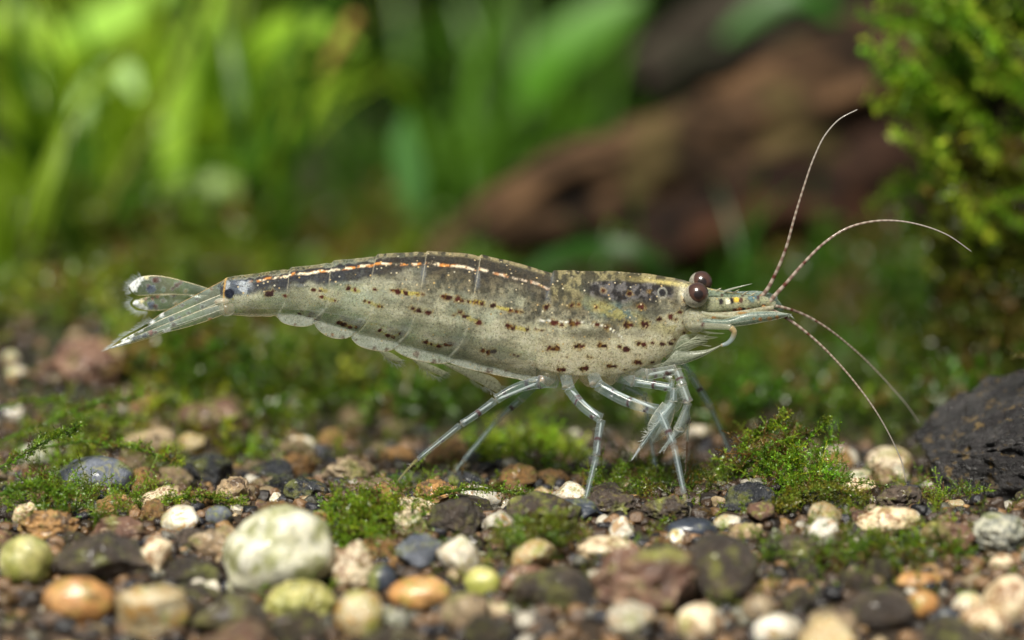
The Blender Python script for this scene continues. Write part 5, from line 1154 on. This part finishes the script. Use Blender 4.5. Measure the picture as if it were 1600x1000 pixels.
# rostrum and antennule stalks
plate('rostrum', [(1040, 437), (1075, 441), (1110, 451), (1150, 458), (1178, 462), (1195, 466)], [(1040, 452), (1075, 462), (1110, 470), (1150, 470), (1178, 468), (1195, 468)], 0.0, (.22, .27, .20), edge2=(.45, .38, .2), edgew=.12, alpha=.75, mat_='body', bulge=.05, thick=.06, n=70,
      spots=((1118, 466, 2, DR), (1128, 461, 2, DR), (1160, 463, 2.4, DR)))
for i, (x, y) in enumerate(((1122, 453), (1135, 455), (1150, 455.5), (1164, 458), (1176, 460))):
    P = np.array([at(x-5, y+3, -.02), at(x, y, -.02), at(x+6, y-3.5, -.02)]); V, F = tube_arrays(P, [.02, .015, .003], 5); obj('rostrum_tooth', new_mesh('rostrum_tooth', V, F, np.tile([.5, .45, .3, .8], (len(V), 1)), [M['limb']]), shrimp)
P = catmull(np.array([at(1130, 456, -.05), at(1145, 451, -.08), at(1160, 447, -.1), at(1176, 443, -.1)]), 16); V, F = tube_arrays(P, np.linspace(.022, .003, 16), 6)
obj('head_spine', new_mesh('head_spine', V, F, np.tile([.5, .52, .42, .6], (len(V), 1)), [M['limb']]), shrimp)
def stalk(pts, r, Y, spots, c=(.40, .42, .30), al=.62, name='antennule_stalk'):
    P2 = catmull(np.array(pts, float), 70); P = at(P2[:, 0], P2[:, 1], np.full(70, Y)); rr = np.interp(np.linspace(0, 1, 70), np.linspace(0, 1, len(r)), r)/100
    V, F = tube_arrays(P, rr, 28, .8); px = np.repeat(P2[:, 0], 28); th_ = np.tile(np.arange(28)/28*2*np.pi, 70); py = 500-((V@UV)-(CAM@UV))*100*1.0
    # true pixel row of each vertex
    D = V-CAM; zf = D@FV; px = 800+FPX*D[:, 0]/zf; py = 500-FPX*(D@UV)/zf
    f = fbm(px/5, py/4, s=81, o=3); c_ = np.array(c)*(.55+.9*f)[:, None]; A_ = np.full(len(V), al)
    for (sx, sy, rx, ry, sc) in spots:
        g = sstep(1.25, .8, np.hypot((px-sx)/rx, (py-sy)/ry)*(1+.5*(f-.5))); c_ = lerp(c_, np.array(sc), g[:, None]); A_ = np.maximum(A_, g*.95)
    return obj(name, new_mesh(name, V, F, np.c_[c_, A_], [M['body']]), shrimp)
K_ = (.015, .01, .012)
stalk([(1082, 462), (1110, 464), (1150, 466), (1190, 464), (1215, 466)], [14, 13, 11, 10, 5], .12, ((1146, 457, 4, 3, K_),), (.24, .31, .28))
stalk([(1095, 478), (1125, 476), (1165, 474), (1195, 472), (1212, 478)], [13, 12, 11, 10, 6], -.28, ((1127, 472, 3.6, 5, K_), (1143, 470, 4, 4.6, K_), (1137, 471, 4, 5, (.8, .76, .6)), (1151, 468, 4.5, 4, (.75, .48, .06)), (1158, 469, 3.4, 5, (.07, .03, .02)), (1148, 485, 4, 3, (.12, .03, .02)), (1156, 484, 6, 3, (.6, .2, .05)), (1162, 483, 3.4, 2.6, K_), (1132, 489, 3.4, 3, (.3, .12, .04)), (1170, 484, 3, 2.6, (.35, .12, .05)), (1184, 464, 3.4, 4.6, (.06, .03, .03)), (1175, 465, 7, 6, (.10, .17, .19)), (1193, 478, 3, 3, (.12, .03, .03))), (.36, .37, .24))
stalk([(1088, 494), (1120, 494), (1160, 489), (1196, 482), (1210, 480)], [6, 6, 4.4, 3.6, 3.0], -.40, ((1115, 496, 4, 2, (.4, .2, .08)), (1160, 489, 8, 2, (.45, .25, .1))), (.52, .48, .32), .6, 'antenna_stalk')
# antennal scales: the long clear blades under the antennae
plate('antennal_scale', [(1098, 496), (1130, 498), (1170, 487), (1205, 486), (1232, 490)], [(1098, 508), (1125, 511), (1160, 509), (1195, 503), (1222, 497), (1238, 491)], -.42, (.34, .42, .38), edge=(.85, .84, .70), edge2=(.5, .5, .36), edgew=.10, alpha=.42, ribs=2, n=80, m=28, bulge=.05,
      spots=((1188, 499, 3, OR), (1202, 498, 3.4, (.6, .32, .12)), (1214, 496, 3, OR), (1178, 498, 2.4, (.55, .35, .15))))
plate('antennal_scale', [(1110, 480), (1150, 466), (1190, 462), (1215, 468), (1224, 480)], [(1110, 500), (1150, 498), (1190, 494), (1214, 489), (1226, 484)], .32, (.22, .30, .26), edge=(.55, .6, .5), edge2=(.5, .55, .45), edgew=.08, alpha=.45, n=80, m=28)
fringe([(1215, 488), (1226, 491), (1236, 492)], [(1, .2), (1, .4), (.8, 1)], 7, 22, -.42, al=.5)

# ---- eyes
def eye(px, py, rr, Y, pup, label):
    V, F = ICO[6]; r = rr/100; ce = at(px, py, Y)
    look = np.array([pup[0], -1.0, pup[1]]); look /= np.linalg.norm(look); ang = np.degrees(np.arccos(np.clip(V@look, -1, 1)))
    n_ = fbm(V[:, 0]*9, V[:, 1]*9, V[:, 2]*9, 91, 3)
    c = np.ones((len(V), 3))*np.array([.030, .010, .007]); c = lerp(c, np.array([.062, .028, .019]), (sstep(10, 30, ang)*sstep(80, 40, ang))[:, None]*(.75+.6*(n_-.3))[:, None].clip(0, 1))
    c = lerp(c, np.array([.012, .006, .005]), sstep(27, 22, ang)[:, None]); c = lerp(c, np.array([.22, .12, .07]), (sstep(76, 84, ang)*.8)[:, None])
    e = obj('eye', new_mesh('eye', V*r+ce, F, c, [M['eye']]), shrimp, label=label)
    # pale stalk cup holding the eye
    q = np.array([-.55, .45, -.70]); q /= np.linalg.norm(q)
    V2 = V*(r*1.07); keep = V@q; V2 = V2*(1-.0*keep[:, None]); V2 = V2+q*(0.045 if Y < 0 else .03)
    cs = np.tile([.66, .64, .52], (len(V), 1))*(.8+.4*n_)[:, None]
    obj('eye_stalk', new_mesh('eye_stalk', V2*np.array([1, .9, 1])+ce+np.array([0, 0, -.0]), F, np.c_[cs, np.full(len(V), .5)], [M['film']]), e)
    return e
eye(1096, 440.5, 17, .36, (0, .1), 'far eye, mostly hidden behind the near eye')
eye(1089.5, 459, 17.5, -.42, (.06, .04), 'near eye, dark brown with a black centre')

# ---- antennae
def antenna(pts, Ys, r0, r1, label, dark=(.16, .055, .035), light=(.56, .48, .40), band=15):
    P2 = catmull(np.array(pts, float), 260); Y = np.interp(np.linspace(0, 1, 260), np.linspace(0, 1, len(Ys)), Ys); P = at(P2[:, 0], P2[:, 1], Y)
    s = np.r_[0, np.cumsum(np.linalg.norm(np.diff(P2, axis=0), axis=1))]; t = s/s[-1]
    rr = lerp(r0, r1, t**.55)/100*(1+.04*np.sin(s/2.1)); V, F = tube_arrays(P, rr, 9)
    b_ = .75*sstep(.30, .80, .5+.5*np.sin(2*np.pi*s/(band*(1-.35*t))+2.2*np.sin(s/23)))*(1-.45*t)
    big = sstep(.6, .9, np.sin(2*np.pi*s/41+1))*sstep(.5, .1, t)
    c = lerp(np.array(light), np.array(dark), np.clip(b_*.9+big*.5, 0, 1)[:, None]); c = lerp(c, np.array([.62, .60, .57]), sstep(.45, .95, t)[:, None]*.7)
    c = lerp(c, np.array([.60, .34, .10]), (sstep(.03, 0, t)*.8)[:, None])
    o = obj('antenna', new_mesh('antenna', V, F, np.c_[np.repeat(c, 9, 0), np.full(len(V), .95)], [M['hair']]), shrimp, label=label)
antenna([(1186, 467), (1196, 456), (1212, 427), (1228, 388), (1240, 345), (1256, 292), (1272, 246), (1290, 210), (1312, 186), (1340, 171)], [0, -.1, -.1, 0], 4.0, .75, 'upper antenna standing almost upright')
antenna([(1199, 477), (1208, 465), (1228, 443), (1255, 412), (1290, 378), (1325, 356), (1360, 346.5), (1400, 345), (1440, 352), (1480, 367), (1518, 393)], [-.3, -.3, -.2, 0], 4.0, .75, 'upper antenna arching forward to the right')
antenna([(1196, 476), (1222, 480), (1255, 491), (1290, 511), (1325, 538), (1360, 570), (1390, 602), (1420, 637), (1437, 662)], [.1, .3, .7, 1.2], 3.0, .7, 'lower antenna of the far side curving down', band=11)
antenna([(1190, 479), (1205, 484), (1235, 501), (1270, 528), (1305, 562), (1340, 603), (1370, 645), (1395, 690), (1410, 725), (1416, 754)], [-.35, -.4, -.5, -.3], 3.2, .8, 'lower antenna of the near side curving down to the gravel', band=11)
